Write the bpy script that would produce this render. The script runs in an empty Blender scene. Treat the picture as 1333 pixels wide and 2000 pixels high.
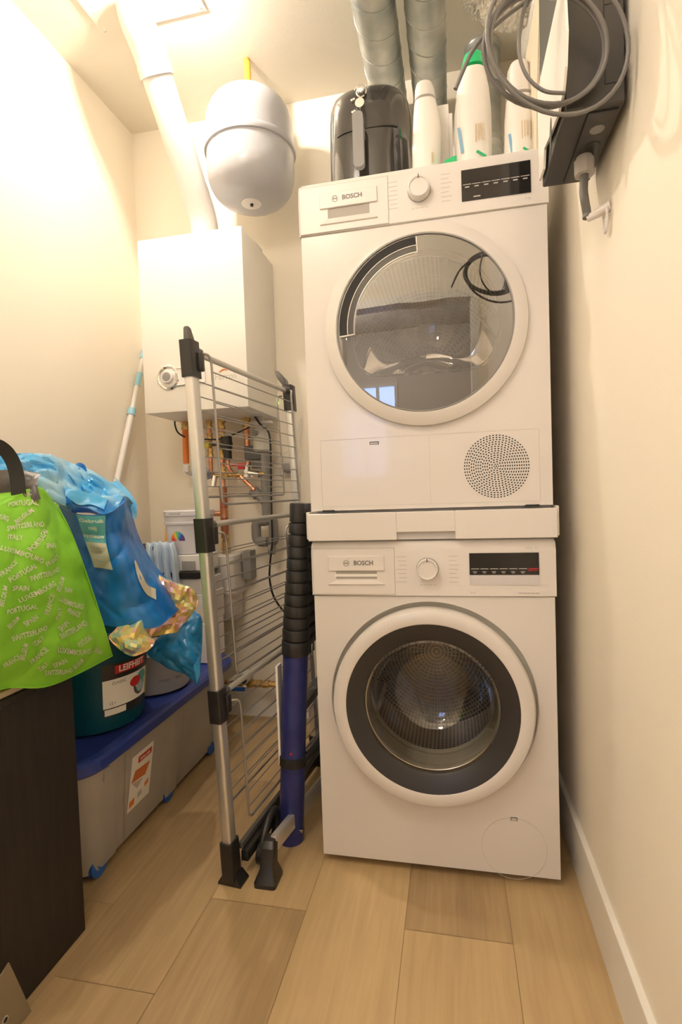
import bpy, bmesh, math, random
import numpy as np
from mathutils import Vector, Matrix, noise
random.seed(7)
PI = math.pi
SC = bpy.context.scene
COL = SC.collection

# ---------------------------------------------------------------- camera
IW, IH = 1333, 2000
CAM = np.array([.3635, -1.3181, .9715]); YAW, PITCH, ROLL, FPX = .2099, -.0346, -.0346, 1030.09
_cy, _sy, _cp, _sp, _cr, _sr = math.cos(YAW), math.sin(YAW), math.cos(PITCH), math.sin(PITCH), math.cos(ROLL), math.sin(ROLL)
_f = np.array([-_sy*_cp, _cy*_cp, _sp]); _r0 = np.array([_cy, _sy, 0.]); _u0 = np.cross(_r0, _f)
_r = _cr*_r0+_sr*_u0; _u = -_sr*_r0+_cr*_u0
cam = bpy.data.cameras.new('camera'); camo = bpy.data.objects.new('camera', cam); COL.objects.link(camo)
mw = Matrix(((_r[0], _u[0], -_f[0], CAM[0]), (_r[1], _u[1], -_f[1], CAM[1]), (_r[2], _u[2], -_f[2], CAM[2]), (0, 0, 0, 1)))
camo.matrix_world = mw
cam.sensor_fit = 'HORIZONTAL'; cam.sensor_width = 36; cam.lens = FPX/IW*36; cam.clip_start = .02
SC.camera = camo

def at(x, y, ax, v):
    """the point of the room that photo pixel (x, y) shows on the plane ax = v (measuring helper)"""
    d = _f+_r*(x-IW/2)/FPX-_u*(y-IH/2)/FPX; a = 'xyz'.index(ax); t = (v-CAM[a])/d[a]
    return Vector(CAM+t*d)

# ---------------------------------------------------------------- world, lights, exposure
SC.view_settings.view_transform = 'Standard'; SC.view_settings.look = 'None'; SC.view_settings.gamma = 1
SC.view_settings.use_curve_mapping = False
SC.view_settings.exposure = 1.07
w = bpy.data.worlds.new('world'); SC.world = w; w.use_nodes = True
w.node_tree.nodes['Background'].inputs[0].default_value = (.5, .6, .9, 1); w.node_tree.nodes['Background'].inputs[1].default_value = .3
SC.cycles.max_bounces = 12; SC.cycles.diffuse_bounces = 8; SC.cycles.transparent_max_bounces = 16; SC.cycles.glossy_bounces = 6
SC.cycles.sample_clamp_indirect = 6

LAMP = Vector((-.49, .18, 2.562))
LAMP_W = 80; LAMP_C = (1, .86, .72)
HALL_W = 16; FILL_W = 29; FILL = (-.25, -1.15, 2.38); HALL_C = (1, .88, .80)
WINDOW_E = 2.2
XL, XR, YB, YF, ZC = -.9975, .6524, .865, -1.72, 2.61

def point_light(name, loc, watt, colr, rad):
    l = bpy.data.lights.new(name, 'POINT'); l.energy = watt; l.color = colr; l.shadow_soft_size = rad
    o = bpy.data.objects.new(name, l); o.location = loc; COL.objects.link(o); return o
point_light('ceiling_lamp_light', LAMP, LAMP_W, LAMP_C, .016)
point_light('fill_light', FILL, FILL_W, (1, .87, .77), .14)  # added fill light, brightens the room and the machine fronts
point_light('hall_lamp_light', (-.72, -2.9, 2.2), HALL_W, HALL_C, .10)

# ---------------------------------------------------------------- materials
def mat(name, c, rough=.5, metal=0, **k):
    m = bpy.data.materials.new(name); m.use_nodes = True; b = m.node_tree.nodes['Principled BSDF']
    b.inputs['Base Color'].default_value = (*c, 1); b.inputs['Roughness'].default_value = rough; b.inputs['Metallic'].default_value = metal
    for q, v in k.items():
        if q == 'spec': b.inputs['Specular IOR Level'].default_value = v
        elif q == 'coat': b.inputs['Coat Weight'].default_value = v; b.inputs['Coat Roughness'].default_value = .05
        elif q == 'trans': b.inputs['Transmission Weight'].default_value = v
        elif q == 'sheen': b.inputs['Sheen Weight'].default_value = v
        elif q == 'emit': b.inputs['Emission Color'].default_value = (*c, 1); b.inputs['Emission Strength'].default_value = v
        elif q == 'bump':
            nt = m.node_tree; tc = nt.nodes.new('ShaderNodeTexCoord'); n = nt.nodes.new('ShaderNodeTexNoise'); bp = nt.nodes.new('ShaderNodeBump')
            n.inputs['Scale'].default_value = v[0]; bp.inputs['Strength'].default_value = v[1]; bp.inputs['Distance'].default_value = v[2]
            nt.links.new(tc.outputs['Object'], n.inputs['Vector']); nt.links.new(n.outputs['Fac'], bp.inputs['Height']); nt.links.new(bp.outputs['Normal'], b.inputs['Normal'])
    return m
def noise_col(m, c1, c2, scale, stretch=(1, 1, 1), detail=4, lo=.35, hi=.65):
    """base colour varies between two colours by a stretched noise"""
    nt = m.node_tree; b = nt.nodes['Principled BSDF']; tc = nt.nodes.new('ShaderNodeTexCoord'); mp = nt.nodes.new('ShaderNodeMapping')
    n = nt.nodes.new('ShaderNodeTexNoise'); cr = nt.nodes.new('ShaderNodeValToRGB')
    mp.inputs['Scale'].default_value = stretch; n.inputs['Scale'].default_value = scale; n.inputs['Detail'].default_value = detail
    cr.color_ramp.elements[0].position = lo; cr.color_ramp.elements[1].position = hi
    cr.color_ramp.elements[0].color = (*c1, 1); cr.color_ramp.elements[1].color = (*c2, 1)
    nt.links.new(tc.outputs['Object'], mp.inputs['Vector']); nt.links.new(mp.outputs['Vector'], n.inputs['Vector'])
    nt.links.new(n.outputs['Fac'], cr.inputs['Fac']); nt.links.new(cr.outputs['Color'], b.inputs['Base Color'])
    return m
def glass_mat(name, tint, refl=1.0, ior=1.5, rough=0.0):
    m = bpy.data.materials.new(name); m.use_nodes = True; nt = m.node_tree; nt.nodes.clear()
    o = nt.nodes.new('ShaderNodeOutputMaterial'); mx = nt.nodes.new('ShaderNodeMixShader'); t = nt.nodes.new('ShaderNodeBsdfTransparent')
    g = nt.nodes.new('ShaderNodeBsdfGlossy'); fr = nt.nodes.new('ShaderNodeFresnel'); ma = nt.nodes.new('ShaderNodeMath')
    t.inputs[0].default_value = (*tint, 1); g.inputs['Color'].default_value = (1, 1, 1, 1); g.inputs['Roughness'].default_value = rough
    fr.inputs[0].default_value = ior; ma.operation = 'MULTIPLY'; ma.inputs[1].default_value = refl; ma.use_clamp = True
    nt.links.new(fr.outputs[0], ma.inputs[0]); nt.links.new(ma.outputs[0], mx.inputs[0]); nt.links.new(t.outputs[0], mx.inputs[1]); nt.links.new(g.outputs[0], mx.inputs[2])
    nt.links.new(mx.outputs[0], o.inputs[0]); return m

WALLC = (.85, .80, .70)
m_wall = mat('wall_paint', WALLC, .75, bump=(260, .12, .002))
m_ceil = mat('ceiling_paint', (.72, .685, .60), .8, bump=(180, .15, .002))
m_base = mat('skirting_paint', (.78, .765, .72), .4)
m_white = mat('white_enamel', (.72, .695, .68), .22, coat=.4)
m_whitep = mat('white_plastic', (.74, .715, .70), .35)
m_seam = mat('grey_seam', (.42, .40, .38), .6)
m_lightgrey = mat('light_grey_print', (.52, .50, .49), .6)
m_greyprint = mat('grey_print', (.20, .19, .19), .6)
m_black = mat('black_plastic', (.022, .021, .02), .33)
m_blackgl = mat('black_gloss', (.035, .033, .032), .13, coat=1.0)
m_display = mat('display_glass', (.018, .017, .017), .06)
m_blacksoft = mat('black_rubber', (.018, .018, .018), .7)
m_dgrey = mat('dark_grey_plastic', (.10, .098, .095), .45)
m_grey = mat('grey_plastic', (.27, .27, .27), .5)
m_steel = mat('steel', (.62, .60, .58), .28, 1)
m_wire = mat('rack_wire', (.36, .345, .33), .4, .7)
m_bar = mat('rack_bar', (.56, .55, .52), .38, .4)
m_alu = mat('brushed_aluminium', (.74, .73, .71), .36, .85)
m_chrome = mat('chrome', (.85, .84, .82), .08, 1)
m_red = mat('red_print', (.55, .02, .02), .4)
m_whitepr = mat('white_print', (.85, .84, .80), .5)
m_brass = noise_col(mat('brass', (.62, .42, .16), .35, .9), (.45, .28, .10), (.72, .52, .22), 60)
m_copper = noise_col(mat('copper', (.75, .36, .20), .35, .85), (.55, .24, .13), (.80, .42, .26), 30)
m_orange = mat('orange_sleeve', (.78, .22, .04), .5)
m_yellow = mat('yellow_plastic', (.72, .62, .06), .45)
m_pvc = mat('grey_pvc', (.23, .225, .22), .5)
m_tank = mat('vessel_paint', (.44, .45, .49), .3, coat=.3)
m_flue = mat('white_flue', (.66, .64, .61), .35)
m_galv = noise_col(mat('galvanised', (.5, .53, .52), .38, .75), (.34, .38, .38), (.56, .58, .56), 9, (1, 1, 1), 3)
m_foil = mat('crinkled_foil', (.92, .91, .88), .30, .8, bump=(90, .9, .01))
m_blue = noise_col(mat('ladder_blue', (.035, .045, .21), .38, .3), (.028, .036, .17), (.045, .055, .25), 14)
m_lid = mat('blue_lid', (.022, .045, .26), .35)
m_wheel = mat('blue_wheel', (.02, .12, .50), .4)
m_crate = noise_col(mat('frosted_crate', (.4, .38, .36), .38), (.33, .315, .30), (.42, .40, .38), 3)
m_teal = mat('teal_plastic', (.002, .060, .095), .35, spec=.3)
m_green = noise_col(mat('green_bag', (.20, .52, .02), .6, spec=.25, bump=(14, .5, .01)), (.18, .49, .03), (.25, .60, .05), 7)
m_bluebag = noise_col(mat('blue_bag', (.01, .16, .58), .3, bump=(30, .35, .006)), (.008, .13, .50), (.02, .22, .66), 6)
m_bluedark = noise_col(mat('deep_blue_bag', (.01, .05, .30), .35, bump=(30, .35, .006)), (.004, .035, .17), (.008, .10, .42), 6)
m_cyanbag = noise_col(mat('light_blue_bag', (.08, .42, .75), .3, bump=(26, .4, .006)), (.05, .36, .74), (.30, .55, .72), 7, (1, 1, 1), 2, .45, .62)
m_cyan = mat('cyan_print', (.13, .47, .60), .45)
m_cream = mat('cream_print', (.62, .60, .50), .5)
m_cloth = noise_col(mat('pale_blue_cloth', (.42, .52, .62), .9, sheen=.4, bump=(300, .3, .002)), (.36, .48, .64), (.46, .58, .74), 12)
m_darkwood = noise_col(mat('black_brown_wood', (.02, .016, .013), .5, bump=(60, .15, .002)), (.012, .010, .009), (.020, .017, .014), 12, (6, 6, .5), 6)
m_beige = mat('beige_board', (.62, .50, .34), .6)
m_paper = mat('beige_card', (.26, .21, .14), .45)
m_bottle = mat('white_bottle', (.84, .82, .79), .3)
m_gcap = mat('green_cap', (.02, .55, .20), .35)
m_bprint = mat('blue_print', (.25, .50, .75), .5)
m_gprint = mat('green_print', (.03, .50, .22), .5)
m_box = mat('black_housing', (.052, .050, .048), .42, bump=(500, .12, .001))
m_cable = mat('grey_cable', (.16, .155, .15), .5)
m_dryglass = glass_mat('dryer_glass', (.66, .64, .63), 5.5, 1.5)
m_washglass = glass_mat('washer_glass', (.86, .84, .80), 2.2, 1.5)
m_inner = mat('dryer_door_inner', (.27, .25, .235), .25)
m_gasket = mat('grey_gasket', (.50, .48, .42), .4)
m_doordark = mat('door_dark_ring', (.030, .029, .031), .38)

m_dryinner2 = mat('grip_step_plastic', (.10, .095, .095), .15)
def iridescent(name):
    m = bpy.data.materials.new(name); m.use_nodes = True; nt = m.node_tree; b = nt.nodes['Principled BSDF']
    tc = nt.nodes.new('ShaderNodeTexCoord'); n = nt.nodes.new('ShaderNodeTexNoise'); lw = nt.nodes.new('ShaderNodeLayerWeight')
    ad = nt.nodes.new('ShaderNodeMath'); fr = nt.nodes.new('ShaderNodeMath'); cr = nt.nodes.new('ShaderNodeValToRGB'); bp = nt.nodes.new('ShaderNodeBump'); n2 = nt.nodes.new('ShaderNodeTexVoronoi')
    n.inputs['Scale'].default_value = 7; n2.inputs['Scale'].default_value = 30; bp.inputs['Strength'].default_value = .35; bp.inputs['Distance'].default_value = .01
    ad.operation = 'MULTIPLY_ADD'; ad.inputs[1].default_value = 1.6; fr.operation = 'FRACT'
    e = cr.color_ramp.elements; e[0].color = (.95, .68, .15, 1); e[0].position = 0; e[1].color = (.95, .50, .20, 1); e[1].position = 1
    for p, c in ((.2, (.98, .88, .35)), (.38, (.60, .85, .50)), (.52, (.55, .75, .72)), (.66, (.45, .42, .62)), (.82, (.90, .55, .60))):
        q = e.new(p); q.color = (*c, 1)
    nt.links.new(tc.outputs['Object'], n.inputs['Vector']); nt.links.new(tc.outputs['Object'], n2.inputs['Vector'])
    nt.links.new(n.outputs['Fac'], ad.inputs[0]); nt.links.new(lw.outputs['Facing'], ad.inputs[2]); nt.links.new(ad.outputs[0], fr.inputs[0])
    nt.links.new(fr.outputs[0], cr.inputs['Fac']); nt.links.new(cr.outputs['Color'], b.inputs['Base Color'])
    nt.links.new(n2.outputs['Distance'], bp.inputs['Height']); nt.links.new(bp.outputs['Normal'], b.inputs['Normal'])
    b.inputs['Metallic'].default_value = .35; b.inputs['Roughness'].default_value = .18; b.inputs['Coat Weight'].default_value = .6
    return m
m_holo = iridescent('holographic_foil')

def drum_mat():
    m = mat('drum_steel', (.50, .49, .48), .28, 1); nt = m.node_tree; b = nt.nodes['Principled BSDF']
    uv = nt.nodes.new('ShaderNodeUVMap'); sc = nt.nodes.new('ShaderNodeVectorMath'); fr = nt.nodes.new('ShaderNodeVectorMath'); sb = nt.nodes.new('ShaderNodeVectorMath'); ln = nt.nodes.new('ShaderNodeVectorMath')
    sc.operation = 'SCALE'; sc.inputs['Scale'].default_value = 85; fr.operation = 'FRACTION'; sb.operation = 'SUBTRACT'; sb.inputs[1].default_value = (.5, .5, 0); ln.operation = 'LENGTH'
    lt = nt.nodes.new('ShaderNodeMath'); lt.operation = 'LESS_THAN'; lt.inputs[1].default_value = .27
    mx = nt.nodes.new('ShaderNodeMix'); mx.data_type = 'RGBA'; mx.inputs[6].default_value = (.50, .48, .46, 1); mx.inputs[7].default_value = (.03, .03, .03, 1)
    nt.links.new(uv.outputs[0], sc.inputs[0]); nt.links.new(sc.outputs[0], fr.inputs[0]); nt.links.new(fr.outputs[0], sb.inputs[0]); nt.links.new(sb.outputs[0], ln.inputs[0])
    nt.links.new(ln.outputs['Value'], lt.inputs[0]); nt.links.new(lt.outputs[0], mx.inputs[0]); nt.links.new(mx.outputs[2], b.inputs['Base Color']); return m
m_drum = drum_mat()

def floor_mat():
    m = mat('oak_planks', (.5, .35, .2), .42); nt = m.node_tree; b = nt.nodes['Principled BSDF']
    tc = nt.nodes.new('ShaderNodeTexCoord'); mp = nt.nodes.new('ShaderNodeMapping'); mp.inputs['Scale'].default_value = (22, 1.3, 1)
    at_ = nt.nodes.new('ShaderNodeAttribute'); at_.attribute_name = 'tone'; at2 = nt.nodes.new('ShaderNodeVectorMath'); at2.operation = 'ADD'
    n = nt.nodes.new('ShaderNodeTexNoise'); n.inputs['Scale'].default_value = 3.2; n.inputs['Detail'].default_value = 7; n.inputs['Distortion'].default_value = .7
    mp2 = nt.nodes.new('ShaderNodeMapping'); mp2.inputs['Scale'].default_value = (5, .8, 1); n2 = nt.nodes.new('ShaderNodeTexNoise'); n2.inputs['Scale'].default_value = 2.5; n2.inputs['Detail'].default_value = 3
    cr = nt.nodes.new('ShaderNodeValToRGB'); e = cr.color_ramp.elements; e[0].position = 0; e[1].position = 1
    e[0].color = (.30, .20, .105, 1); e[1].color = (.66, .49, .26, 1)
    s1 = nt.nodes.new('ShaderNodeMath'); s1.operation = 'MULTIPLY_ADD'; s1.inputs[1].default_value = .55
    s2 = nt.nodes.new('ShaderNodeMath'); s2.operation = 'MULTIPLY_ADD'; s2.inputs[1].default_value = .45
    sub = nt.nodes.new('ShaderNodeMath'); sub.operation = 'SUBTRACT'; sub.inputs[1].default_value = .5
    L = nt.links.new
    L(tc.outputs['Object'], at2.inputs[0]); L(at_.outputs['Vector'], at2.inputs[1]); L(at2.outputs[0], mp.inputs['Vector']); L(at2.outputs[0], mp2.inputs['Vector'])
    L(mp.outputs[0], n.inputs['Vector']); L(mp2.outputs[0], n2.inputs['Vector'])
    sx = nt.nodes.new('ShaderNodeSeparateXYZ'); L(at_.outputs['Vector'], sx.inputs[0])
    L(n.outputs['Fac'], s1.inputs[0]); L(sx.outputs['Z'], s1.inputs[2]); L(n2.outputs['Fac'], s2.inputs[0]); L(s1.outputs[0], s2.inputs[2])
    L(s2.outputs[0], sub.inputs[0]); L(sub.outputs[0], cr.inputs['Fac']); L(cr.outputs['Color'], b.inputs['Base Color'])
    return m
m_floor = floor_mat()

# ---------------------------------------------------------------- geometry helpers
WO = {}
def new_bm(): return bmesh.new()
def obj(name, bm, m, parent=None, smooth=True, angle=35, recalc=True):
    """one mesh object, origin at the middle of its base; m may be a list of materials"""
    if recalc: bmesh.ops.recalc_face_normals(bm, faces=bm.faces)
    bm.verts.ensure_lookup_table(); co = np.array([v.co[:] for v in bm.verts]); lo, hi = co.min(0), co.max(0)
    o_ = Vector(((lo[0]+hi[0])/2, (lo[1]+hi[1])/2, lo[2])); bmesh.ops.translate(bm, vec=-o_, verts=bm.verts)
    me = bpy.data.meshes.new(name); bm.to_mesh(me); bm.free()
    for q in (m if isinstance(m, (list, tuple)) else [m]): me.materials.append(q)
    if smooth:
        me.polygons.foreach_set('use_smooth', [True]*len(me.polygons)); me.set_sharp_from_angle(angle=math.radians(angle))
    ob = bpy.data.objects.new(name, me); COL.objects.link(ob); WO[ob.name] = o_
    if parent: ob.parent = parent; ob.location = o_-WO[parent.name]
    else: ob.location = o_
    return ob
def thing(name, label, cat, loc, group=None):
    o = bpy.data.objects.new(name, None); o.empty_display_size = .05; COL.objects.link(o); o.location = loc; WO[o.name] = Vector(loc)
    return tag(o, label, cat, group)
def tag(o, label, cat, group=None):
    o['label'] = label; o['category'] = cat
    if group: o['group'] = group
    return o
def struct(o, label=None):
    o['kind'] = 'structure'
    if label: o['label'] = label
    return o
def box(bm, x0, x1, y0, y1, z0, z1, bev=0, seg=2):
    r = bmesh.ops.create_cube(bm, size=1); vs = r['verts']
    for v in vs: v.co = Vector((x0 if v.co.x < 0 else x1, y0 if v.co.y < 0 else y1, z0 if v.co.z < 0 else z1))
    if bev:
        es = list({e for v in vs for e in v.link_edges}); bmesh.ops.bevel(bm, geom=es, offset=bev, segments=seg, affect='EDGES', profile=.5)
def obox(bm, c, ax, ay, az, hx, hy, hz, bev=0):
    """box about c with unit axes ax, ay, az and half sizes"""
    r = bmesh.ops.create_cube(bm, size=2); vs = r['verts']
    if bev:
        for v in vs: v.co = Vector((v.co.x*hx, v.co.y*hy, v.co.z*hz))
        es = list({e for v in vs for e in v.link_edges}); rr = bmesh.ops.bevel(bm, geom=es, offset=bev, segments=2, affect='EDGES', profile=.5)
        vs = list({v for f in rr['faces'] for v in f.verts} | {v for v in vs if v.is_valid})
        for v in vs: v.co = Vector(c)+ax*v.co.x+ay*v.co.y+az*v.co.z
    else:
        for v in vs: v.co = Vector(c)+ax*(v.co.x*hx)+ay*(v.co.y*hy)+az*(v.co.z*hz)
def frame_of(d):
    d = Vector(d).normalized(); a = Vector((0, 0, 1)) if abs(d.z) < .9 else Vector((1, 0, 0)); s = d.cross(a).normalized(); return d, s, s.cross(d)
def cyl(bm, p0, p1, r0, r1=None, seg=24, cap=True):
    r1 = r0 if r1 is None else r1; p0, p1 = Vector(p0), Vector(p1); d, s, t = frame_of(p1-p0); A, B = [], []
    for i in range(seg):
        a = 2*PI*i/seg; q = s*math.cos(a)+t*math.sin(a); A.append(bm.verts.new(p0+q*r0)); B.append(bm.verts.new(p1+q*r1))
    for i in range(seg): bm.faces.new((A[i], A[(i+1) % seg], B[(i+1) % seg], B[i]))
    if cap: bm.faces.new(A[::-1]); bm.faces.new(B)
def tube(bm, pts, r, seg=10, closed=False, cap=True, radii=None):
    pts = [Vector(p) for p in pts]; n = len(pts); rings = []; t0 = (pts[1]-pts[0]).normalized(); _, s, _t = frame_of(t0)
    for i, p in enumerate(pts):
        a = pts[(i-1) % n] if (closed or i) else pts[0]; b = pts[(i+1) % n] if (closed or i < n-1) else pts[-1]
        t = (b-a).normalized(); s = (s-t*s.dot(t)); s = s.normalized() if s.length > 1e-6 else frame_of(t)[1]; u = t.cross(s); rr = radii[i] if radii else r
        rings.append([bm.verts.new(p+(s*math.cos(2*PI*k/seg)+u*math.sin(2*PI*k/seg))*rr) for k in range(seg)])
    for i in range(n if closed else n-1):
        A, B = rings[i], rings[(i+1) % n]
        for k in range(seg): bm.faces.new((A[k], A[(k+1) % seg], B[(k+1) % seg], B[k]))
    if cap and not closed: bm.faces.new(rings[0][::-1]); bm.faces.new(rings[-1])
def fillet(pts, rad, n=6):
    """polyline with its inner corners rounded"""
    pts = [Vector(p) for p in pts]; out = [pts[0]]
    for i in range(1, len(pts)-1):
        a, b, c = pts[i-1], pts[i], pts[i+1]; r = min(rad, (a-b).length*.49, (c-b).length*.49); p, q = b+(a-b).normalized()*r, b+(c-b).normalized()*r
        for k in range(n+1):
            t = k/n; out.append(p*(1-t)**2+b*2*t*(1-t)+q*t*t)
    return out+[pts[-1]]
def spline(pts, n=8, closed=False):
    P = [Vector(p) for p in pts]; out = []; m = len(P)
    for i in range(m if closed else m-1):
        g = (lambda k: P[k % m]) if closed else (lambda k: P[max(0, min(m-1, k))])
        a, b, c, d = g(i-1), g(i), g(i+1), g(i+2)
        for k in range(n):
            t = k/n; out.append(.5*((2*b)+(c-a)*t+(2*a-5*b+4*c-d)*t*t+(3*b-a-3*c+d)*t**3))
    return out if closed else out+[P[-1]]
def lathe(bm, prof, c, axis=(0, 0, 1), seg=64, sx=1, sy=1, cap0=False, cap1=False, uv=False, a0=0, a1=2*PI):
    """profile [(radius, height)] turned about axis at c"""
    c = Vector(c); d, s, t = frame_of(axis); full = abs(a1-a0-2*PI) < 1e-6; n = seg if full else seg+1
    rings = [[bm.verts.new(c+d*h+(s*math.cos(a0+(a1-a0)*k/seg)*sx+t*math.sin(a0+(a1-a0)*k/seg)*sy)*r) for k in range(n)] for r, h in prof]
    L = bm.loops.layers.uv.verify() if uv else None; acc = 0
    for i in range(len(prof)-1):
        dl = math.hypot(prof[i+1][0]-prof[i][0], prof[i+1][1]-prof[i][1]); R = .24
        for k in range(seg):
            f = bm.faces.new((rings[i][k], rings[i][(k+1) % n], rings[i+1][(k+1) % n], rings[i+1][k]))
            if uv:
                for lp, (kk, vv) in zip(f.loops, ((k, acc), (k+1, acc), (k+1, acc+dl), (k, acc+dl))): lp[L].uv = (kk/seg*2*PI*R, vv)
        acc += dl
    if cap0: bm.faces.new(rings[0][::-1])
    if cap1: bm.faces.new(rings[-1])
def ring_y(bm, cx, cz, prof, seg=96, **k): lathe(bm, prof, (cx, 0, cz), (0, 1, 0), seg, **k)   # prof = [(r, y)]
def plate_hole(bm, x0, x1, z0, z1, cx, cz, R, y, n=96):
    ang = sorted([2*PI*i/n for i in range(n)]+[math.atan2(z-cz, x-cx) % (2*PI) for x in (x0, x1) for z in (z0, z1)])
    A, B = [], []
    for a in ang:
        c, s = math.cos(a), math.sin(a); t = min(((x1-cx)/c if c > 1e-9 else (x0-cx)/c if c < -1e-9 else 9), ((z1-cz)/s if s > 1e-9 else (z0-cz)/s if s < -1e-9 else 9))
        A.append(bm.verts.new((cx+R*c, y, cz+R*s))); B.append(bm.verts.new((cx+t*c, y, cz+t*s)))
    for i in range(len(ang)):
        j = (i+1) % len(ang); bm.faces.new((A[i], A[j], B[j], B[i]))
def rrect(x0, x1, y0, y1, r, n=6):
    out = []
    for (cx, cy, a) in ((x1-r, y1-r, 0), (x0+r, y1-r, 90), (x0+r, y0+r, 180), (x1-r, y0+r, 270)):
        for k in range(n+1): t = math.radians(a+90*k/n); out.append((cx+r*math.cos(t), cy+r*math.sin(t)))
    return out
def loft(bm, loops, cap0=True, cap1=True, closed=True):
    V = [[bm.verts.new(p) for p in lp] for lp in loops]; n = len(V[0])
    for i in range(len(V)-1):
        for k in range(n if closed else n-1): bm.faces.new((V[i][k], V[i][(k+1) % n], V[i+1][(k+1) % n], V[i+1][k]))
    if cap0: bm.faces.new(V[0][::-1])
    if cap1: bm.faces.new(V[-1])
    return V
def prism(bm, poly, fn, d):
    """closed polygon [(a, b)] placed by fn(a, b, h) and given thickness d"""
    loft(bm, [[fn(a, b, 0) for a, b in poly], [fn(a, b, d) for a, b in poly]])
def text_bm(bm, body, size, fn, depth=.0004, align='CENTER', bold=0):
    """letters laid on a surface: fn(a, b, h) maps text plane metres to the room"""
    cu = bpy.data.curves.new('t', 'FONT'); cu.body = body; cu.size = size; cu.align_x = align; cu.align_y = 'CENTER'; cu.resolution_u = 3; cu.offset = bold
    o = bpy.data.objects.new('t', cu); me = o.to_mesh(); vs = [bm.verts.new(fn(v.co.x, v.co.y, depth)) for v in me.vertices]
    for p in me.polygons:
        try: bm.faces.new([vs[i] for i in p.vertices])
        except ValueError: pass
    o.to_mesh_clear(); bpy.data.objects.remove(o); bpy.data.curves.remove(cu)
def grid_eval(G, u, v):
    """Catmull-Rom surface through a coarse grid G[row][col] of points, u along columns, v along rows, both 0..1"""
    nr, nc = len(G), len(G[0])
    def cr(P, t, n):
        x = t*(n-1); i = min(int(x), n-2); s = x-i; a, b, c, d = P[max(i-1, 0)], P[i], P[i+1], P[min(i+2, n-1)]
        return .5*((2*b)+(c-a)*s+(2*a-5*b+4*c-d)*s*s+(3*b-a-3*c+d)*s**3)
    return cr([cr(row, u, nc) for row in G], v, nr)
def crumple(p, sc, amp, seed=0):
    q = Vector(p)*sc+Vector((seed, seed*.7, 0)); a = noise.noise(q); b = noise.noise(q*2.3+Vector((5, 1, 2)))
    return amp*((abs(a)*2-.45)+.5*(abs(b)*2-.45))
def pillow(bm, G, back, nu=36, nv=36, wr=(0, 0), seed=0, pinch=.35, puff=0):
    """closed soft body: front skin through G, back skin = front + back, drawn together at the rim"""
    F, Bk = [], []; bk = Vector(back); bn = bk.normalized()
    for j in range(nv+1):
        for i in range(nu+1):
            u, v = i/nu, j/nv; p = grid_eval(G, u, v); e = min(1, (16*u*(1-u)*v*(1-v))**.5 if u*(1-u)*v*(1-v) > 0 else 0); w_ = crumple(p, wr[0], wr[1], seed)*(.35+.65*e) if wr[1] else 0
            F.append(bm.verts.new(p-bn*(w_+puff*e))); q = p+bk*(pinch+(1-pinch)*e); Bk.append(bm.verts.new(q+bn*w_))
    W_ = nu+1
    for j in range(nv):
        for i in range(nu):
            a = j*W_+i; bm.faces.new((F[a], F[a+1], F[a+W_+1], F[a+W_])); bm.faces.new((Bk[a], Bk[a+W_], Bk[a+W_+1], Bk[a+1]))
    rim = [i for i in range(nu)]+[j*W_+nu for j in range(nv)]+[nv*W_+i for i in range(nu, 0, -1)]+[j*W_ for j in range(nv, 0, -1)]
    for k in range(len(rim)):
        a, b = rim[k], rim[(k+1) % len(rim)]; bm.faces.new((F[a], Bk[a], Bk[b], F[b]))
def px_grid(rows, ax='y'): return [[at(x, y, ax, d) for (x, y, d) in r] for r in rows]
def disc_y(bm, cx, cz, y, r, seg=32, t=.001): cyl(bm, (cx, y, cz), (cx, y-t, cz), r, r, seg)
def bar_y(bm, x0, x1, z0, z1, y, t=.0005): box(bm, x0, x1, y-t, y, z0, z1)
X, Y, Z = Vector((1, 0, 0)), Vector((0, 1, 0)), Vector((0, 0, 1))

# ================================================================ the room
bm = new_bm(); L_ = bm.faces.layers.float_vector.new('tone')
def plank(x0, x1, y0, y1, tone):
    g = .0006; c = 0 ; vs = [bm.verts.new(p) for p in ((x0+g, y0+g, 0), (x1-g, y0+g, 0), (x1-g, y1-g, 0), (x0+g, y1-g, 0))]
    f = bm.faces.new(vs); f[L_] = (random.random()*9, random.random()*9, tone)
xs = [-1.0, -.93, -.70, -.466, -.237, .002, .233, .464, .70]
joints = {0: [.2], 1: [.4, -.9], 2: [.55, -.225, -1.4], 3: [.35, -.418, -1.3], 4: [.45, -.168, -1.1], 5: [.3, -.85], 6: [.5, -.181, -1.0], 7: [.1, -.7]}
tones = {(3, 1): .26, (3, 2): .24, (4, 1): .60, (4, 2): .30, (5, 1): .62, (5, 0): .6, (6, 1): .27, (6, 2): .58, (7, 1): .50, (7, 0): .45, (2, 1): .35, (2, 2): .3, (3, 0): .4, (4, 0): .4}
for i in range(8):
    ys = [.87]+joints[i]+[-2.4-random.random()*0, -4.3]
    for k in range(len(ys)-1):
        if ys[k] > ys[k+1]: plank(xs[i], xs[i+1], ys[k+1], ys[k], tones.get((i, k), random.uniform(.3, .6)))
vs = [bm.verts.new(p) for p in ((-1.1, -4.3, -.0012), (.75, -4.3, -.0012), (.75, .9, -.0012), (-1.1, .9, -.0012))]; f = bm.faces.new(vs); f[L_] = (0, 0, -.6)
box(bm, -1.1, .75, -4.3, .9, -.06, -.002)
o = struct(obj('floor', bm, m_floor, smooth=False, recalc=False))
T = .1
def slab(name, *a, m=m_wall):
    b = new_bm(); box(b, *a); return struct(obj(name, b, m, smooth=False))
slab('wall_left', XL-T, XL, YF, YB+T, 0, ZC)
slab('wall_right', XR, XR+T, YF, YB+T, 0, ZC)
slab('wall_back', XL, XR, YB, YB+T, 0, ZC)
slab('ceiling', XL-T, XR+T, -4.3, YB+T, ZC, ZC+T, m=m_ceil)
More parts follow.
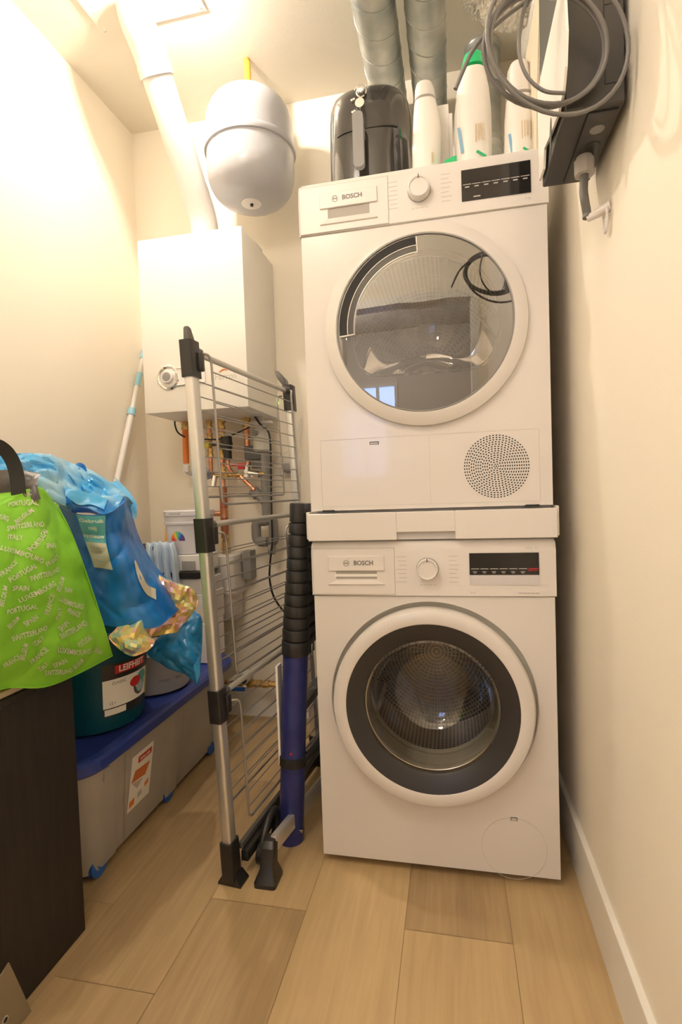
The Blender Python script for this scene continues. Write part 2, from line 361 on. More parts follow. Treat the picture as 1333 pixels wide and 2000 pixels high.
b = new_bm(); box(b, XL-T, -.35, YF-T, YF, 0, ZC); box(b, .55, XR+T, YF-T, YF, 0, ZC); box(b, -.35, .55, YF-T, YF, 2.05, ZC); struct(obj('wall_front', b, m_wall, smooth=False))
b = new_bm(); box(b, -.40, -.345, YF-T-.01, YF+.012, 0, 2.10); box(b, .545, .60, YF-T-.01, YF+.012, 0, 2.10); box(b, -.345, .545, YF-T-.01, YF+.012, 2.045, 2.10); struct(obj('trim_1', b, m_base, smooth=False))
# the hallway behind the photographer, with its window
m_hall = mat('hall_paint', (.72, .69, .63), .8)
slab('wall_hall_left', -1.1, -1.0, -4.2, YF-T, 0, ZC, m=m_hall); slab('wall_hall_right', .75, .85, -4.2, YF-T, 0, ZC, m=m_hall)
b = new_bm(); box(b, -1.1, -.80, -4.3, -4.2, 0, ZC); box(b, -.25, .85, -4.3, -4.2, 0, ZC); box(b, -.80, -.25, -4.3, -4.2, 0, 1.1); box(b, -.80, -.25, -4.3, -4.2, 1.9, ZC); struct(obj('wall_hall_end', b, m_hall, smooth=False))
wn = new_bm()
box(wn, -.80, -.76, -4.24, -4.18, 1.1, 1.9); box(wn, -.29, -.25, -4.24, -4.18, 1.1, 1.9); box(wn, -.76, -.29, -4.24, -4.18, 1.1, 1.14); box(wn, -.76, -.29, -4.24, -4.18, 1.86, 1.9); box(wn, -.545, -.505, -4.24, -4.18, 1.14, 1.86)
wo = struct(obj('window_1', wn, m_base, smooth=False))
m_sky = mat('daylight_pane', (.42, .55, 1.0), .5, emit=WINDOW_E)
wn = new_bm(); box(wn, -.76, -.29, -4.25, -4.245, 1.14, 1.86); obj('daylight_pane', wn, m_sky, wo, smooth=False)

# skirting boards: bevelled top, standing on the floor
b = new_bm(); loft(b, [[(XR, y, 0), (XR-.0125, y, 0), (XR-.0125, y, .127), (XR-.0115, y, .1285), (XR, y, .1285)] for y in (YF, YB)]); struct(obj('baseboard_right', b, m_base, smooth=False))
b = new_bm(); loft(b, [[(XL, y, 0), (XL+.0125, y, 0), (XL+.0125, y, .127), (XL, y, .1285)] for y in (YF, YB)]); struct(obj('baseboard_left', b, m_base, smooth=False))
b = new_bm(); box(b, XL+.0125, XR-.0125, YB-.0125, YB, 0, .1285, .001, 1); struct(obj('baseboard_back', b, m_base, smooth=False))

# ================================================================ ceiling lamp (its light is set at the top)
lt = thing('ceiling_lamp', 'bare round bulb in a white holder on the ceiling plate beside the flue', 'lamp', (LAMP.x, LAMP.y, LAMP.z))
b = new_bm(); lathe(b, [(.001, ZC-.018), (.030, ZC-.018), (.034, ZC-.010), (.034, ZC-.0056)], (LAMP.x, LAMP.y, 0), seg=32); obj('lamp_holder', b, m_whitep, lt)
b = new_bm(); cyl(b, LAMP+Z*.0155, (LAMP.x, LAMP.y, ZC-.018), .009); obj('lamp_socket', b, m_whitep, lt)
b = new_bm(); bmesh.ops.create_icosphere(b, subdivisions=3, radius=.0145, matrix=Matrix.Translation(LAMP)); obj('bulb', b, mat('bulb_glow', (1, .85, .6), .5, emit=40), lt)

dl2 = thing('fill_lamp', 'unseen fill lamp, a glowing globe added under the ceiling above the camera', 'lamp', (FILL[0], FILL[1], FILL[2]-.14))  # globe and mount made up to carry the added fill light, out of view
b = new_bm(); lathe(b, [(.001, ZC-.04), (.15, ZC-.04), (.155, ZC-.03), (.155, ZC-.001), (.001, ZC-.001)], (FILL[0], FILL[1], 0), seg=40); obj('fill_lamp_base', b, m_whitep, dl2)
b = new_bm(); cyl(b, (FILL[0], FILL[1], FILL[2]+.11), (FILL[0], FILL[1], ZC-.04), .03); obj('fill_lamp_stem', b, m_whitep, dl2)
b = new_bm(); bmesh.ops.create_icosphere(b, subdivisions=3, radius=.13, matrix=Matrix.Translation(FILL)); obj('fill_globe', b, mat('fill_globe_glow', (1, .88, .74), .5, emit=12), dl2)

# ================================================================ washing machine
def feet(p, z0, z1, ys=(.05, .54)):
    for x in (.05, .548):
        for y in ys:
            b = new_bm(); cyl(b, (x, y, z0), (x, y, z1), .02, .02, 20); obj('foot', b, m_black, p)
def brand(p, cx, cz, y, size, m, logo_x):
    b = new_bm(); fn = lambda a, q, h: Vector((cx+a, y-h, cz+q)); text_bm(b, 'BOSCH', size, fn, .0005, bold=.0004)
    # round mark beside the word
    lathe(b, [(size*.50, y), (size*.50, y-.0005), (size*.44, y-.0005), (size*.44, y)], (logo_x, 0, cz), (0, 1, 0), 32)
    s = size
    for x0, x1 in ((-.30, -.20), (.20, .30)): box(b, logo_x+x0*s, logo_x+x1*s, y-.0005, y, cz-.22*s, cz+.22*s)
    box(b, logo_x-.2*s, logo_x+.2*s, y-.0005, y, cz-.05*s, cz+.05*s)
    obj('lettering', b, m, p, smooth=False)
def programme_print(p, cx, cz, y):
    b = new_bm()
    for s in (-1, 1):
        for k in range(7):
            z = cz+.030-k*.0105; w_ = .018+.007*((k*5+s) % 3)/2; x0 = cx+s*.052
            box(b, min(x0, x0+s*w_), max(x0, x0+s*w_), y-.0003, y, z-.0008, z+.0008)
    for k in range(4): box(b, cx-.02+k*.011, cx-.012+k*.011, y-.0003, y, cz-.041, cz-.0395)
    obj('programme_print', b, m_lightgrey, p, smooth=False)
def knob(p, cx, cz, y):
    b = new_bm(); ring_y(b, cx, cz, [(.0275, y), (.0275, y-.001)], 48, cap1=True); obj('dial_ring', b, m_grey, p)
    b = new_bm(); ring_y(b, cx, cz, [(.0262, y-.001), (.0255, y-.020), (.0235, y-.0225), (.0215, y-.0215), (.0205, y-.0195), (.002, y-.0195)], 48, cap1=True); k = obj('dial', b, m_whitep, p)
    b = new_bm(); box(b, cx-.0009, cx+.0009, y-.0232, y-.0205, cz+.0195, cz+.027); obj('pointer', b, m_black, k, smooth=False)

WCX, WCZ = .297, .440
wm = thing('washing_machine', 'white front-loading washing machine with black door ring, standing on the oak floor under the dryer', 'washing machine', (.299, .295, 0))
b = new_bm(); S = .256
plate_hole(b, .004, .594, .022, .709, WCX, WCZ, S, 0)
x0, x1, y1, z0, z1 = .004, .594, .585, .022, .85
vv = lambda *p: b.verts.new(p)
for q in (((x0, 0, z0), (x0, y1, z0), (x0, y1, z1), (x0, 0, z1)), ((x1, 0, z0), (x1, y1, z0), (x1, y1, z1), (x1, 0, z1)), ((x0, y1, z0), (x1, y1, z0), (x1, y1, z1), (x0, y1, z1)),
          ((x0, 0, z0), (x1, 0, z0), (x1, y1, z0), (x0, y1, z0)), ((x0, 0, z1), (x1, 0, z1), (x1, y1, z1), (x0, y1, z1))): b.faces.new([vv(*p) for p in q])
ring_y(b, WCX, WCZ, [(S, 0), (S-.002, .004), (S-.002, .03)]); bmesh.ops.remove_doubles(b, verts=b.verts, dist=.0004)
obj('body', b, m_white, wm, angle=25)
# fascia with a bowed front and rounded top corners
def fascia(p, z0, z1, name='fascia', yb=.0, bow=.005, top=.012):
    b = new_bm(); loops = []; n = 24
    for (z, dy, dx) in ((z0, 0, 0), (z0+.002, -bow, 0), (z1-top-.02, -bow, 0), (z1-top, -bow*.8, .001), (z1-top*.4, -bow*.1, .003), (z1, bow*.9+.004, .008)):
        loops.append([(x, yb+dy+(.002*abs(2*x/.598-1)**3 if 0 < i < n else .004), z) for i, x in enumerate([dx+(.598-2*dx)*k/n for k in range(n+1)])]+[(.598-dx, .06, z), (dx, .06, z)])
    loft(b, loops); return obj(name, b, m_whitep, p, angle=30)
fascia(wm, .7095, .852)
b = new_bm(); box(b, .004, .594, -.0006, .05, .7083, .7095); obj('seam', b, m_seam, wm, smooth=False)
def drawer(p, x0, x1, z0, z1, y, hx0, hx1, hz0, hz1, lip, m_hand):
    b = new_bm(); box(b, x0, x1, y-.0008, y+.004, z0, z1); obj('drawer_gap', b, m_seam, p, smooth=False)
    b = new_bm(); g = .0011; yy = y-.0016
    # front with a sunk grip: frame of four pieces about the opening
    X0, X1, Z0, Z1 = x0+g, x1-g, z0+g, z1-g
    for q in ((X0, hx0, Z0, Z1), (hx1, X1, Z0, Z1), (hx0, hx1, hz1, Z1), (hx0, hx1, Z0, hz0)): box(b, q[0], q[1], yy, y+.002, q[2], q[3])
    d = obj('drawer', b, m_whitep, p, smooth=False)
    b = new_bm(); box(b, hx0-.020, hx1+.020, yy-.0035, yy, hz1, hz1+.038, .0014, 1)
    obj('grip_lip', b, m_whitep, d, smooth=False)
    b = new_bm(); loft(b, [[(hx0, yy-.0004, hz0), (hx1, yy-.0004, hz0), (hx1, yy-.0002, hz0-.002), (hx0, yy-.0002, hz0-.002)], [(hx0-.020, yy-.0004, hz0-.015), (hx1+.020, yy-.0004, hz0-.015), (hx1+.02, yy-.0035, hz0-.013), (hx0-.02, yy-.0035, hz0-.013)]], cap0=False)
    obj('grip_sill', b, m_whitep, d, smooth=False)
    b = new_bm(); box(b, hx0, hx1, y+.0005, y+.002, hz0, hz1); obj('grip_recess', b, m_hand, d, smooth=False)
yw = -.0048
drawer(wm, .004, .2165, .7135, .832, yw, .0655, .171, .7535, .7745, .006, m_grey)
b = new_bm(); bar_y(b, .062, .171, .7595, .7665, yw-.0018); obj('grip_slot', b, m_whitepr, wm, smooth=False)
brand(wm, .138, .7945, yw-.0051, .0155, m_greyprint, .0935)
knob(wm, .2975, .779, yw); programme_print(wm, .2975, .779, yw)
b = new_bm(); box(b, .3985, .559, yw-.0012, yw+.003, .7635, .8165); dp = obj('display', b, m_display, wm, smooth=False)
b = new_bm(); box(b, .3985, .559, yw-.0012, yw+.003, .739, .763); obj('display_strip', b, mat('pale_grey_strip', (.62, .61, .64), .3), wm, smooth=False)
b = new_bm()
for k in range(6): bar_y(b, .402+k*.0222, .421+k*.0222, .7775, .779, yw-.0012); bar_y(b, .406+k*.0222, .416+k*.0222, .7705, .7718, yw-.0012); bar_y(b, .408+k*.0222, .4145+k*.0222, .7675, .7685, yw-.0012)
obj('touch_marks', b, m_lightgrey, dp, smooth=False)
b = new_bm(); bar_y(b, .535, .5575, .7772, .7792, yw-.0012); bar_y(b, .533, .556, .7735, .775, yw-.0012); obj('start_mark', b, m_red, dp, smooth=False)
b = new_bm(); text_bm(b, 'Serie   6', .0075, lambda a, q, h: Vector((.542+a, yw-h, .8285+q))); text_bm(b, '8 kg', .007, lambda a, q, h: Vector((.405+a, yw-h, .7195+q)))
for k in range(5): bar_y(b, .512+k*.0095, .520+k*.0095, .7185, .7205, yw-.0001)
obj('small_print', b, m_lightgrey, wm, smooth=False)
# door
dr = new_bm(); ring_y(dr, WCX, WCZ, [(.2435, .004), (.2445, -.030), (.240, -.040), (.232, -.0435), (.214, -.0445), (.2095, -.0425), (.209, -.030)])
door = obj('door', dr, m_white, wm)
b = new_bm(); ring_y(b, WCX, WCZ, [(.2095, -.0425), (.205, -.041), (.170, -.030), (.1655, -.026), (.165, -.010)]); obj('door_ring', b, m_doordark, door)
b = new_bm(); ring_y(b, WCX, WCZ, [(.165, -.026), (.160, -.027), (.157, -.022), (.150, .030), (.140, .075), (.118, .112), (.085, .130), (.04, .136), (.001, .137)]); obj('door_glass', b, m_washglass, door)
b = new_bm(); ring_y(b, WCX, WCZ, [(.166, -.022), (.166, -.012), (.163, -.010)], 96); obj('glass_rim', b, m_steel, door)
b = new_bm(); ring_y(b, WCX, WCZ, [(.254, .012), (.20, .014), (.185, .020), (.178, .035), (.182, .05), (.176, .06), (.168, .075), (.172, .09), (.166, .10), (.180, .118)]); obj('door_gasket', b, m_gasket, wm)
b = new_bm(); ring_y(b, WCX, WCZ, [(.175, .115), (.215, .135), (.238, .15), (.238, .42)], 96, uv=True)
ring_y(b, WCX, WCZ, [(.238, .42), (.12, .43), (.001, .43)], 96, uv=True); drum = obj('drum', b, m_drum, wm)
for a in (90, 210, 330):
    b = new_bm(); a_ = math.radians(a); c, s = math.cos(a_), math.sin(a_); R = lambda r, t: (WCX+r*c-t*s, WCZ+r*s+t*c)
    loft(b, [[(R(.238, -.03)[0], y, R(.238, -.03)[1]), (R(.238-d, -.008)[0], y, R(.238-d, -.008)[1]), (R(.238-d, .008)[0], y, R(.238-d, .008)[1]), (R(.238, .03)[0], y, R(.238, .03)[1])] for y, d in ((.15, .02), (.20, .05), (.38, .05), (.42, .02))])
    obj('paddle', b, m_whitep, drum)
# service flap and emblem bottom right
b = new_bm(); ring_y(b, .4875, .088, [(.0770, .0005), (.0770, -.0006), (.0762, -.0006), (.0762, .0005)], 72)
obj('service_flap_edge', b, m_lightgrey, wm)
def latch(p, cx, cz, w_, h_, y):
    b = new_bm(); box(b, cx-w_/2, cx+w_/2, y-.0006, y+.002, cz-h_/2, cz+h_/2); l = obj('latch_recess', b, m_black, p, smooth=False)
    b = new_bm(); box(b, cx-w_/2+.0015, cx+w_/2-.0015, y-.0012, y-.0006, cz-h_/2+.001, cz+h_/2-.002); obj('latch', b, m_lightgrey, l, smooth=False)
latch(wm, .489, .162, .016, .0085, 0)
feet(wm, 0, .024)

# ================================================================ stacking frame between the machines
kt = thing('stacking_kit', 'white stacking frame with pull-out shelf between washing machine and dryer', 'stacking frame', (.299, .29, .852))
b = new_bm()
for q in ((-.001, .226, .8525, .9215), (.367, .6, .8525, .9215), (.226, .367, .8715, .9215)): box(b, q[0], q[1], -.020, .02, q[2], q[3], .0015, 1)
obj('shelf_front', b, m_whitep, kt, smooth=False)
b = new_bm(); box(b, .226, .367, -.008, .0, .8525, .8715); obj('shelf_grip', b, mat('grip_shade_plastic', (.62, .61, .62), .4), kt, smooth=False)
b = new_bm(); box(b, .003, .595, -.002, .585, .853, .905); box(b, -.0065, .001, -.012, .585, .857, .9264); box(b, .597, .6045, -.012, .585, .857, .9264); box(b, .003, .595, .03, .585, .905, .9264); obj('frame', b, m_whitep, kt, smooth=False)

# ================================================================ dryer
DZ = .9285
dy = thing('tumble_dryer', 'white tumble dryer with round tinted glass door, stacked on top of the washing machine', 'tumble dryer', (.299, .295, DZ-.002))
DCX, DCZ = .3035, 1.3745; S = .243
b = new_bm(); plate_hole(b, .004, .594, DZ, 1.6245, DCX, DCZ, S, 0)
x0, x1, y1, z0, z1 = .004, .594, .585, DZ, 1.75
for q in (((x0, 0, z0), (x0, y1, z0), (x0, y1, z1), (x0, 0, z1)), ((x1, 0, z0), (x1, y1, z0), (x1, y1, z1), (x1, 0, z1)), ((x0, y1, z0), (x1, y1, z0), (x1, y1, z1), (x0, y1, z1)),
          ((x0, 0, z0), (x1, 0, z0), (x1, y1, z0), (x0, y1, z0)), ((x0, 0, z1), (x1, 0, z1), (x1, y1, z1), (x0, y1, z1))): b.faces.new([vv(*p) for p in q])
bmesh.ops.remove_doubles(b, verts=b.verts, dist=.0004); obj('body', b, m_white, dy, angle=25)
b = new_bm(); box(b, .0005, .5975, .02, .585, 1.7505, 1.7655, .004); obj('worktop', b, m_whitep, dy)
fascia(dy, 1.6245, 1.757)
b = new_bm(); box(b, .004, .594, -.0006, .05, 1.6233, 1.6245); obj('seam', b, m_seam, dy, smooth=False)
b = new_bm(); box(b, .228, .2288, yw-.0006, yw+.003, 1.6265, 1.742); obj('drawer_seam', b, m_seam, dy, smooth=False)
drawer(dy, .004, .229, 1.627, 1.741, yw, .0765, .182, 1.6585, 1.683, .006, m_grey)
brand(dy, .140, 1.7035, yw-.0051, .0155, m_greyprint, .0965)
knob(dy, .3035, 1.6945, yw); programme_print(dy, .3035, 1.694, yw)
b = new_bm(); box(b, .403, .559, yw-.0012, yw+.003, 1.653, 1.7255); dp = obj('display', b, m_display, dy, smooth=False)
b = new_bm()
for k in range(7): bar_y(b, .406+k*.0218, .4255+k*.0218, 1.6905, 1.692, yw-.0012); bar_y(b, .411+k*.0218, .421+k*.0218, 1.684, 1.6865, yw-.0012)
bar_y(b, .43, .446, 1.660, 1.6625, yw-.0012)
obj('touch_marks', b, m_lightgrey, dp, smooth=False)
b = new_bm(); text_bm(b, '8 kg', .007, lambda a, q, h: Vector((.552+a, yw-h, 1.641+q))); obj('small_print', b, m_lightgrey, dy, smooth=False)
# door: white rim, tinted pane, grey inner panel with a D-shaped window, bowl
b = new_bm(); ring_y(b, DCX, DCZ, [(.2425, .003), (.2445, -.004), (.243, -.012), (.226, -.021), (.2135, -.0235), (.2115, -.022), (.2115, -.012)]); door = obj('door', b, m_white, dy)
b = new_bm(); ring_y(b, DCX, DCZ, [(.2115, -.0225), (.2105, -.0245), (.2085, -.0245), (.2085, -.012)]); obj('door_rim', b, m_grey, door)
b = new_bm(); ring_y(b, DCX, DCZ, [(.2085, -.0215), (.15, -.0235), (.08, -.0245), (.001, -.025)]); obj('door_glass', b, m_dryglass, door)
def dshape(a, R=.183, flat=.118, sm=.03):
    s = math.sin(a); r = R
    if s < -.05:
        rf = flat/-s; k = 14; r = (r**-k+rf**-k)**(-1/k)
    return r
n = 128; b = new_bm(); P = lambda a, r, y: (DCX+r*math.cos(a), y, DCZ+r*math.sin(a)); an = [2*PI*i/n for i in range(n)]
loft(b, [[P(a, .2085, -.012) for a in an], [P(a, dshape(a)+.004, -.008) for a in an], [P(a, dshape(a), -.004) for a in an], [P(a, dshape(a)-.004, .03) for a in an]], False, False); obj('inner_panel', b, m_inner, door)
b = new_bm(); loft(b, [[P(a, dshape(a)-.004, .03) for a in an], [P(a, dshape(a)-.004, .034) for a in an], [P(a, (dshape(a)-.02)*.88, .07) for a in an], [P(a, (dshape(a)-.03)*.7, .105) for a in an], [P(a, (dshape(a)-.03)*.35, .125) for a in an], [P(a, .005, .13) for a in an]], False, True); obj('glass_bowl', b, m_washglass, door)
b = new_bm(); loft(b, [[P(a, dshape(a)-.002, -.007) for a in an], [P(a, dshape(a)-.004, -.009) for a in an], [P(a, dshape(a)-.006, -.006) for a in an]], False, False); obj('window_edge', b, m_steel, door)
def arc_seg(name, a0, a1, r0, r1, y0, y1, m, par):
    b = new_bm(); A = [math.radians(a0+(a1-a0)*k/32) for k in range(33)]
    loft(b, [[P(a, r0, y0), P(a, r1, y0), P(a, r1, y1), P(a, r0, y1)] for a in A]); return obj(name, b, m, par)
arc_seg('grip_recess', 93, 184, .184, .2035, -.0258, -.020, m_blacksoft, door)
arc_seg('grip_edge', 92.4, 184.6, .1822, .184, -.0268, -.012, m_whitep, door)
arc_seg('grip_step', 93, 184, .168, .182, -.0252, -.020, m_dryinner2, door)
arc_seg('grip_end', 92.2, 93, .166, .2035, -.0268, -.012, m_whitep, door); arc_seg('grip_end', 184, 184.9, .166, .2035, -.0268, -.012, m_whitep, door); arc_seg('grip_inner_edge', 92.4, 184.6, .1663, .1678, -.0265, -.012, m_chrome, door)
b = new_bm(); ring_y(b, DCX, DCZ, [(.1885, .03), (.20, .05), (.255, .06), (.262, .07), (.262, .46)], 96, uv=True); ring_y(b, DCX, DCZ, [(.262, .46), (.001, .465)], 96, uv=True); drum = obj('drum', b, m_drum, dy)
for a in (75, 195, 315):
    b = new_bm(); a_ = math.radians(a); c, s = math.cos(a_), math.sin(a_); R = lambda r, t: (DCX+r*c-t*s, DCZ+r*s+t*c)
    loft(b, [[(R(.262, -.03)[0], y, R(.262, -.03)[1]), (R(.262-d, -.008)[0], y, R(.262-d, -.008)[1]), (R(.262-d, .008)[0], y, R(.262-d, .008)[1]), (R(.262, .03)[0], y, R(.262, .03)[1])] for y, d in ((.10, .02), (.18, .06), (.42, .06), (.455, .02))])
    obj('paddle', b, m_dgrey, drum)
# condenser flap, its latch, and the round vent grille
b = new_bm()
for q in ((.035, .566, 1.1085, 1.1093), (.035, .566, .9385, .9393), (.0346, .0354, .939, 1.109), (.5656, .5664, .939, 1.109), (.3096, .3104, .939, 1.109)): bar_y(b, *q, 0, .0004)
obj('flap_seam', b, m_lightgrey, dy, smooth=False)
latch(dy, .174, 1.0955, .0235, .0075, 0)
b = new_bm(); gx, gz = .4675, 1.0245; bm_ = b
for k in range(1, 15):
    r = .0053*k; m_ = max(6, int(round(2*PI*r/.0076)))
    for i in range(m_):
        a = 2*PI*i/m_; ca, sa = math.cos(a), math.sin(a); w_, h_ = min(.00215, .0030*PI*2*r/m_/.0076*.75), .00150
        vs = [b.verts.new((gx+(r+u*h_)*ca-v*w_*sa, -.0006, gz+(r+u*h_)*sa+v*w_*ca)) for u, v in ((-.9, -.6), (-.4, -1), (.4, -1), (.9, -.6), (.9, .6), (.4, 1), (-.4, 1), (-.9, .6))]; b.faces.new(vs)
disc_y(b, gx, gz, 0, .0018, 10, .0006)
obj('vent_grille', b, m_blacksoft, dy, smooth=False)
feet(dy, DZ-.002, DZ+.002, (.012, .54))

# ================================================================ boiler on the back wall
bo = thing('boiler', 'tall white wall-hung boiler on the back wall below the slanting white flue pipe', 'boiler', (-.574, .69, 1.303))
b = new_bm(); box(b, -.785, -.362, .522, YB-.001, 1.303, 1.958, .004, 2); obj('casing', b, mat('boiler_paint', (.82, .80, .76), .38), bo)
ky, kc = .522, at(330, 738, 'y', .522)
b = new_bm(); lathe(b, [(.047, 0), (.047, .004), (.042, .007), (.037, .004), (.037, 0)], (kc.x, ky, kc.z), (0, -1, 0), 40); cp = obj('control_ring', b, m_chrome, bo)
b = new_bm(); loft(b, [[(kc.x+.03, y, kc.z-.032), (kc.x+.150, y, kc.z-.026), (kc.x+.150, y, kc.z+.026), (kc.x+.03, y, kc.z+.032)] for y in (ky, ky-.005)]); obj('control_panel', b, m_whitep, bo)
b = new_bm(); tube(b, [(kc.x+.035, ky-.005, kc.z+.032), (kc.x+.15, ky-.005, kc.z+.026)], .003); tube(b, [(kc.x+.035, ky-.005, kc.z-.032), (kc.x+.15, ky-.005, kc.z-.026)], .003); obj('panel_trim', b, m_chrome, cp)
b = new_bm(); lathe(b, [(.036, 0), (.034, .003), (.024, .004), (.022, .016), (.0205, .018), (.0001, .018)], (kc.x, ky, kc.z), (0, -1, 0), 40); dl = obj('dial', b, m_whitep, bo)
b = new_bm(); lathe(b, [(.017, .0182), (.0001, .0186)], (kc.x, ky, kc.z), (0, -1, 0), 32); obj('gauge', b, m_grey, dl)
b = new_bm()
for k in range(5): box(b, kc.x+.028, kc.x+.038, ky-.0065, ky-.004, kc.z-.014+k*.006, kc.z-.011+k*.006)
obj('panel_ribs', b, m_lightgrey, cp, smooth=False)
lc = at(441, 733, 'y', .522)
b = new_bm(); text_bm(b, 'Ferroli', .034, lambda a, q, h: Vector((lc.x+a*.95, ky-h, lc.z+q-.004))); obj('lettering', b, m_lightgrey, bo, smooth=False)
b = new_bm(); P_ = [(lc.x-.026+.034*k/8, ky-.001, lc.z+.012+.010*math.sin(PI*k/8*.8)) for k in range(9)]; tube(b, P_, .0014, 6, radii=[.0006+.0022*math.sin(PI*(k+.5)/9) for k in range(9)]); obj('swoosh', b, m_orange, bo)
b = new_bm(); lathe(b, [(.068, 0), (.068, .02), (.060, .022), (.060, .05), (.0565, .05), (.0565, .0)], (-.573, .668, 1.9575), seg=40); obj('flue_collar', b, m_flue, bo)
b = new_bm(); box(b, -.43, -.375, .70, .78, 1.957, 1.985, .003, 1); obj('air_port', b, m_whitep, bo)
# flue: boiler top, slanting forward, elbow, ceiling plate
fl = thing('flue_pipe', 'white flue pipe slanting from the boiler top forward to the ceiling', 'pipe', (-.573, .668, 1.98))
A, B, C_, D = Vector((-.573, .668, 1.985)), Vector((-.573, .660, 2.07)), Vector((-.614, .375, 2.51)), Vector((-.618, .30, 2.61))
B2 = at(402, 415, 'x', -.574); 
b = new_bm(); tube(b, fillet([A, B, B+(C_-B)*.2], .07), .0545, 40); obj('lower_elbow', b, m_flue, fl)
b = new_bm(); cyl(b, B+(C_-B)*.12, B+(C_-B)*.90, .0535, seg=40); obj('pipe', b, m_flue, fl)
b = new_bm(); tube(b, fillet([B+(C_-B)*.86, C_, Vector((-.62, .318, 2.56)), Vector((-.62, .300, 2.609))], .05), .0565, 40); obj('upper_elbow', b, m_flue, fl)
b = new_bm(); dd = (C_-B).normalized(); cyl(b, B+(C_-B)*.86, B+(C_-B)*.86+dd*.035, .0590, seg=40); obj('coupling', b, m_flue, fl)
cpn = thing('ceiling_plate', 'square white plate on the ceiling around the flue pipe', 'plate', (-.596, .2, 2.607))
b = new_bm(); box(b, -.79, -.40, -.005, .385, 2.6045, 2.6098, .001, 1); obj('plate', b, m_ceil, cpn)
for x, y in ((-.776, .371), (-.415, .371), (-.776, .01), (-.415, .01)):
    b = new_bm(); cyl(b, (x, y, 2.6045), (x, y, 2.602), .005, .004, 14); obj('screw', b, m_steel, cpn)

# ================================================================ expansion vessel
TX, TY = -.348, .61
tk = thing('expansion_vessel', 'round pale grey expansion vessel hanging from the ceiling pipe above the boiler', 'tank', (TX, TY, 2.07))
def dome(r, h, z, up, n=14): return [(r*math.cos(PI/2*k/n)**.62, z+up*h*math.sin(PI/2*k/n)) for k in range(n+1)]
b = new_bm(); pr = [(max(r, .001), z) for r, z in dome(.163, .115, 2.185, -1)][::-1]+[(.163, 2.265), (.163, 2.345)]+[(max(r, .001), z) for r, z in dome(.163, .125, 2.345, 1)][1:]
lathe(b, pr, (TX, TY, 0), seg=72); obj('shell', b, m_tank, tk)
b = new_bm(); lathe(b, [(.162, 2.252), (.1695, 2.254), (.1715, 2.261), (.1715, 2.270), (.1695, 2.277), (.162, 2.280)], (TX, TY, 0), seg=72); obj('clamp_band', b, m_tank, tk)
b = new_bm(); cyl(b, (TX, TY, 2.46), (TX, TY, 2.51), .026, .020, 24); obj('top_socket', b, m_tank, tk)
b = new_bm(); lathe(b, [(.001, 2.0693), (.036, 2.0697), (.039, 2.0725), (.039, 2.079)], (TX, TY-.012, 0), seg=40); vc = obj('valve_cover', b, m_whitep, tk)
b = new_bm(); cyl(b, (TX+.002, TY-.014, 2.062), (TX+.002, TY-.014, 2.07), .006, .006, 16); obj('valve', b, m_black, vc)
yp = thing('feed_pipe', 'short yellow pipe between the expansion vessel and the ceiling', 'pipe', (TX, TY, 2.535))
b = new_bm(); cyl(b, (TX, TY, 2.505), (TX, TY, 2.598), .013, .0125, 24); obj('pipe', b, mat('yellow_sleeve', (.80, .46, .05), .4), yp)
b = new_bm(); cyl(b, (TX, TY, 2.596), (TX, TY, 2.6098), .0125, .0105, 24); obj('pipe_end', b, m_orange, yp)

# ================================================================ galvanised ducts
def duct(name, pts, r, label, rib=.10, group=None):
    t = thing(name, label, 'duct', pts[0], group)
    P_ = fillet(pts, .12, 10); b = new_bm(); tube(b, P_, r, 48); obj('duct_tube', b, m_galv, t)
    # helical lock seam on the straight run
    a, e = Vector(pts[0]), Vector(pts[1]); d, s, q = frame_of(e-a); L = (e-a).length-.14; n = int(L/rib*24); b = new_bm()
    tube(b, [a+d*(L*k/n)+(s*math.cos(2*PI*k/24)+q*math.sin(2*PI*k/24))*(r+.0003) for k in range(n+1)], .0016, 6); obj('spiral_seam', b, m_galv, t); return t
duct('ventilation_duct', [(.168, YB, 2.455), (.168, -.12, 2.455), (.168, -.22, 2.455), (.168, -.22, 2.61)], .066, 'left one of the two galvanised spiral ducts under the ceiling above the air fryer', group=None)
duct('ventilation_duct', [(.320, YB, 2.45), (.320, -.12, 2.45), (.320, -.22, 2.45), (.320, -.22, 2.61)], .062, 'right one of the two galvanised spiral ducts, above the white spray bottle')
vd = thing('vertical_duct', 'upright galvanised duct in the back corner behind the detergent bottles', 'duct', (.515, .78, .0))
b = new_bm(); cyl(b, (.515, .78, .0), (.515, .78, 2.61), .062, seg=48); obj('duct_tube', b, m_galv, vd)
for py in (132, 262, 60):
    z = at(1000, py, 'y', .72).z; b = new_bm(); lathe(b, [(.062, z-.022), (.065, z-.02), (.0645, z-.006), (.0665, z), (.0645, z+.006), (.065, z+.02), (.062, z+.022)], (.515, .78, 0), seg=48); obj('coupling', b, m_galv, vd)
b = new_bm(); fc = [at(925, -30, 'z', 2.52), at(958, 8, 'z', 2.50), at(990, 22, 'z', 2.49), at(1035, 10, 'z', 2.50), at(1070, -30, 'z', 2.53)]
P_ = spline(fc, 14); tube(b, P_, .05, 40, radii=[.046+.006*math.sin(k*1.9) for k in range(len(P_))])
for v in b.verts: v.co += Vector([noise.noise(v.co*40+Vector((i*9, 0, 0)))*.014 for i in range(3)])
fx = tag(obj('flexible_duct', b, m_foil, angle=20), 'crinkled silver flexible duct curving under the ceiling above the detergents', 'duct')

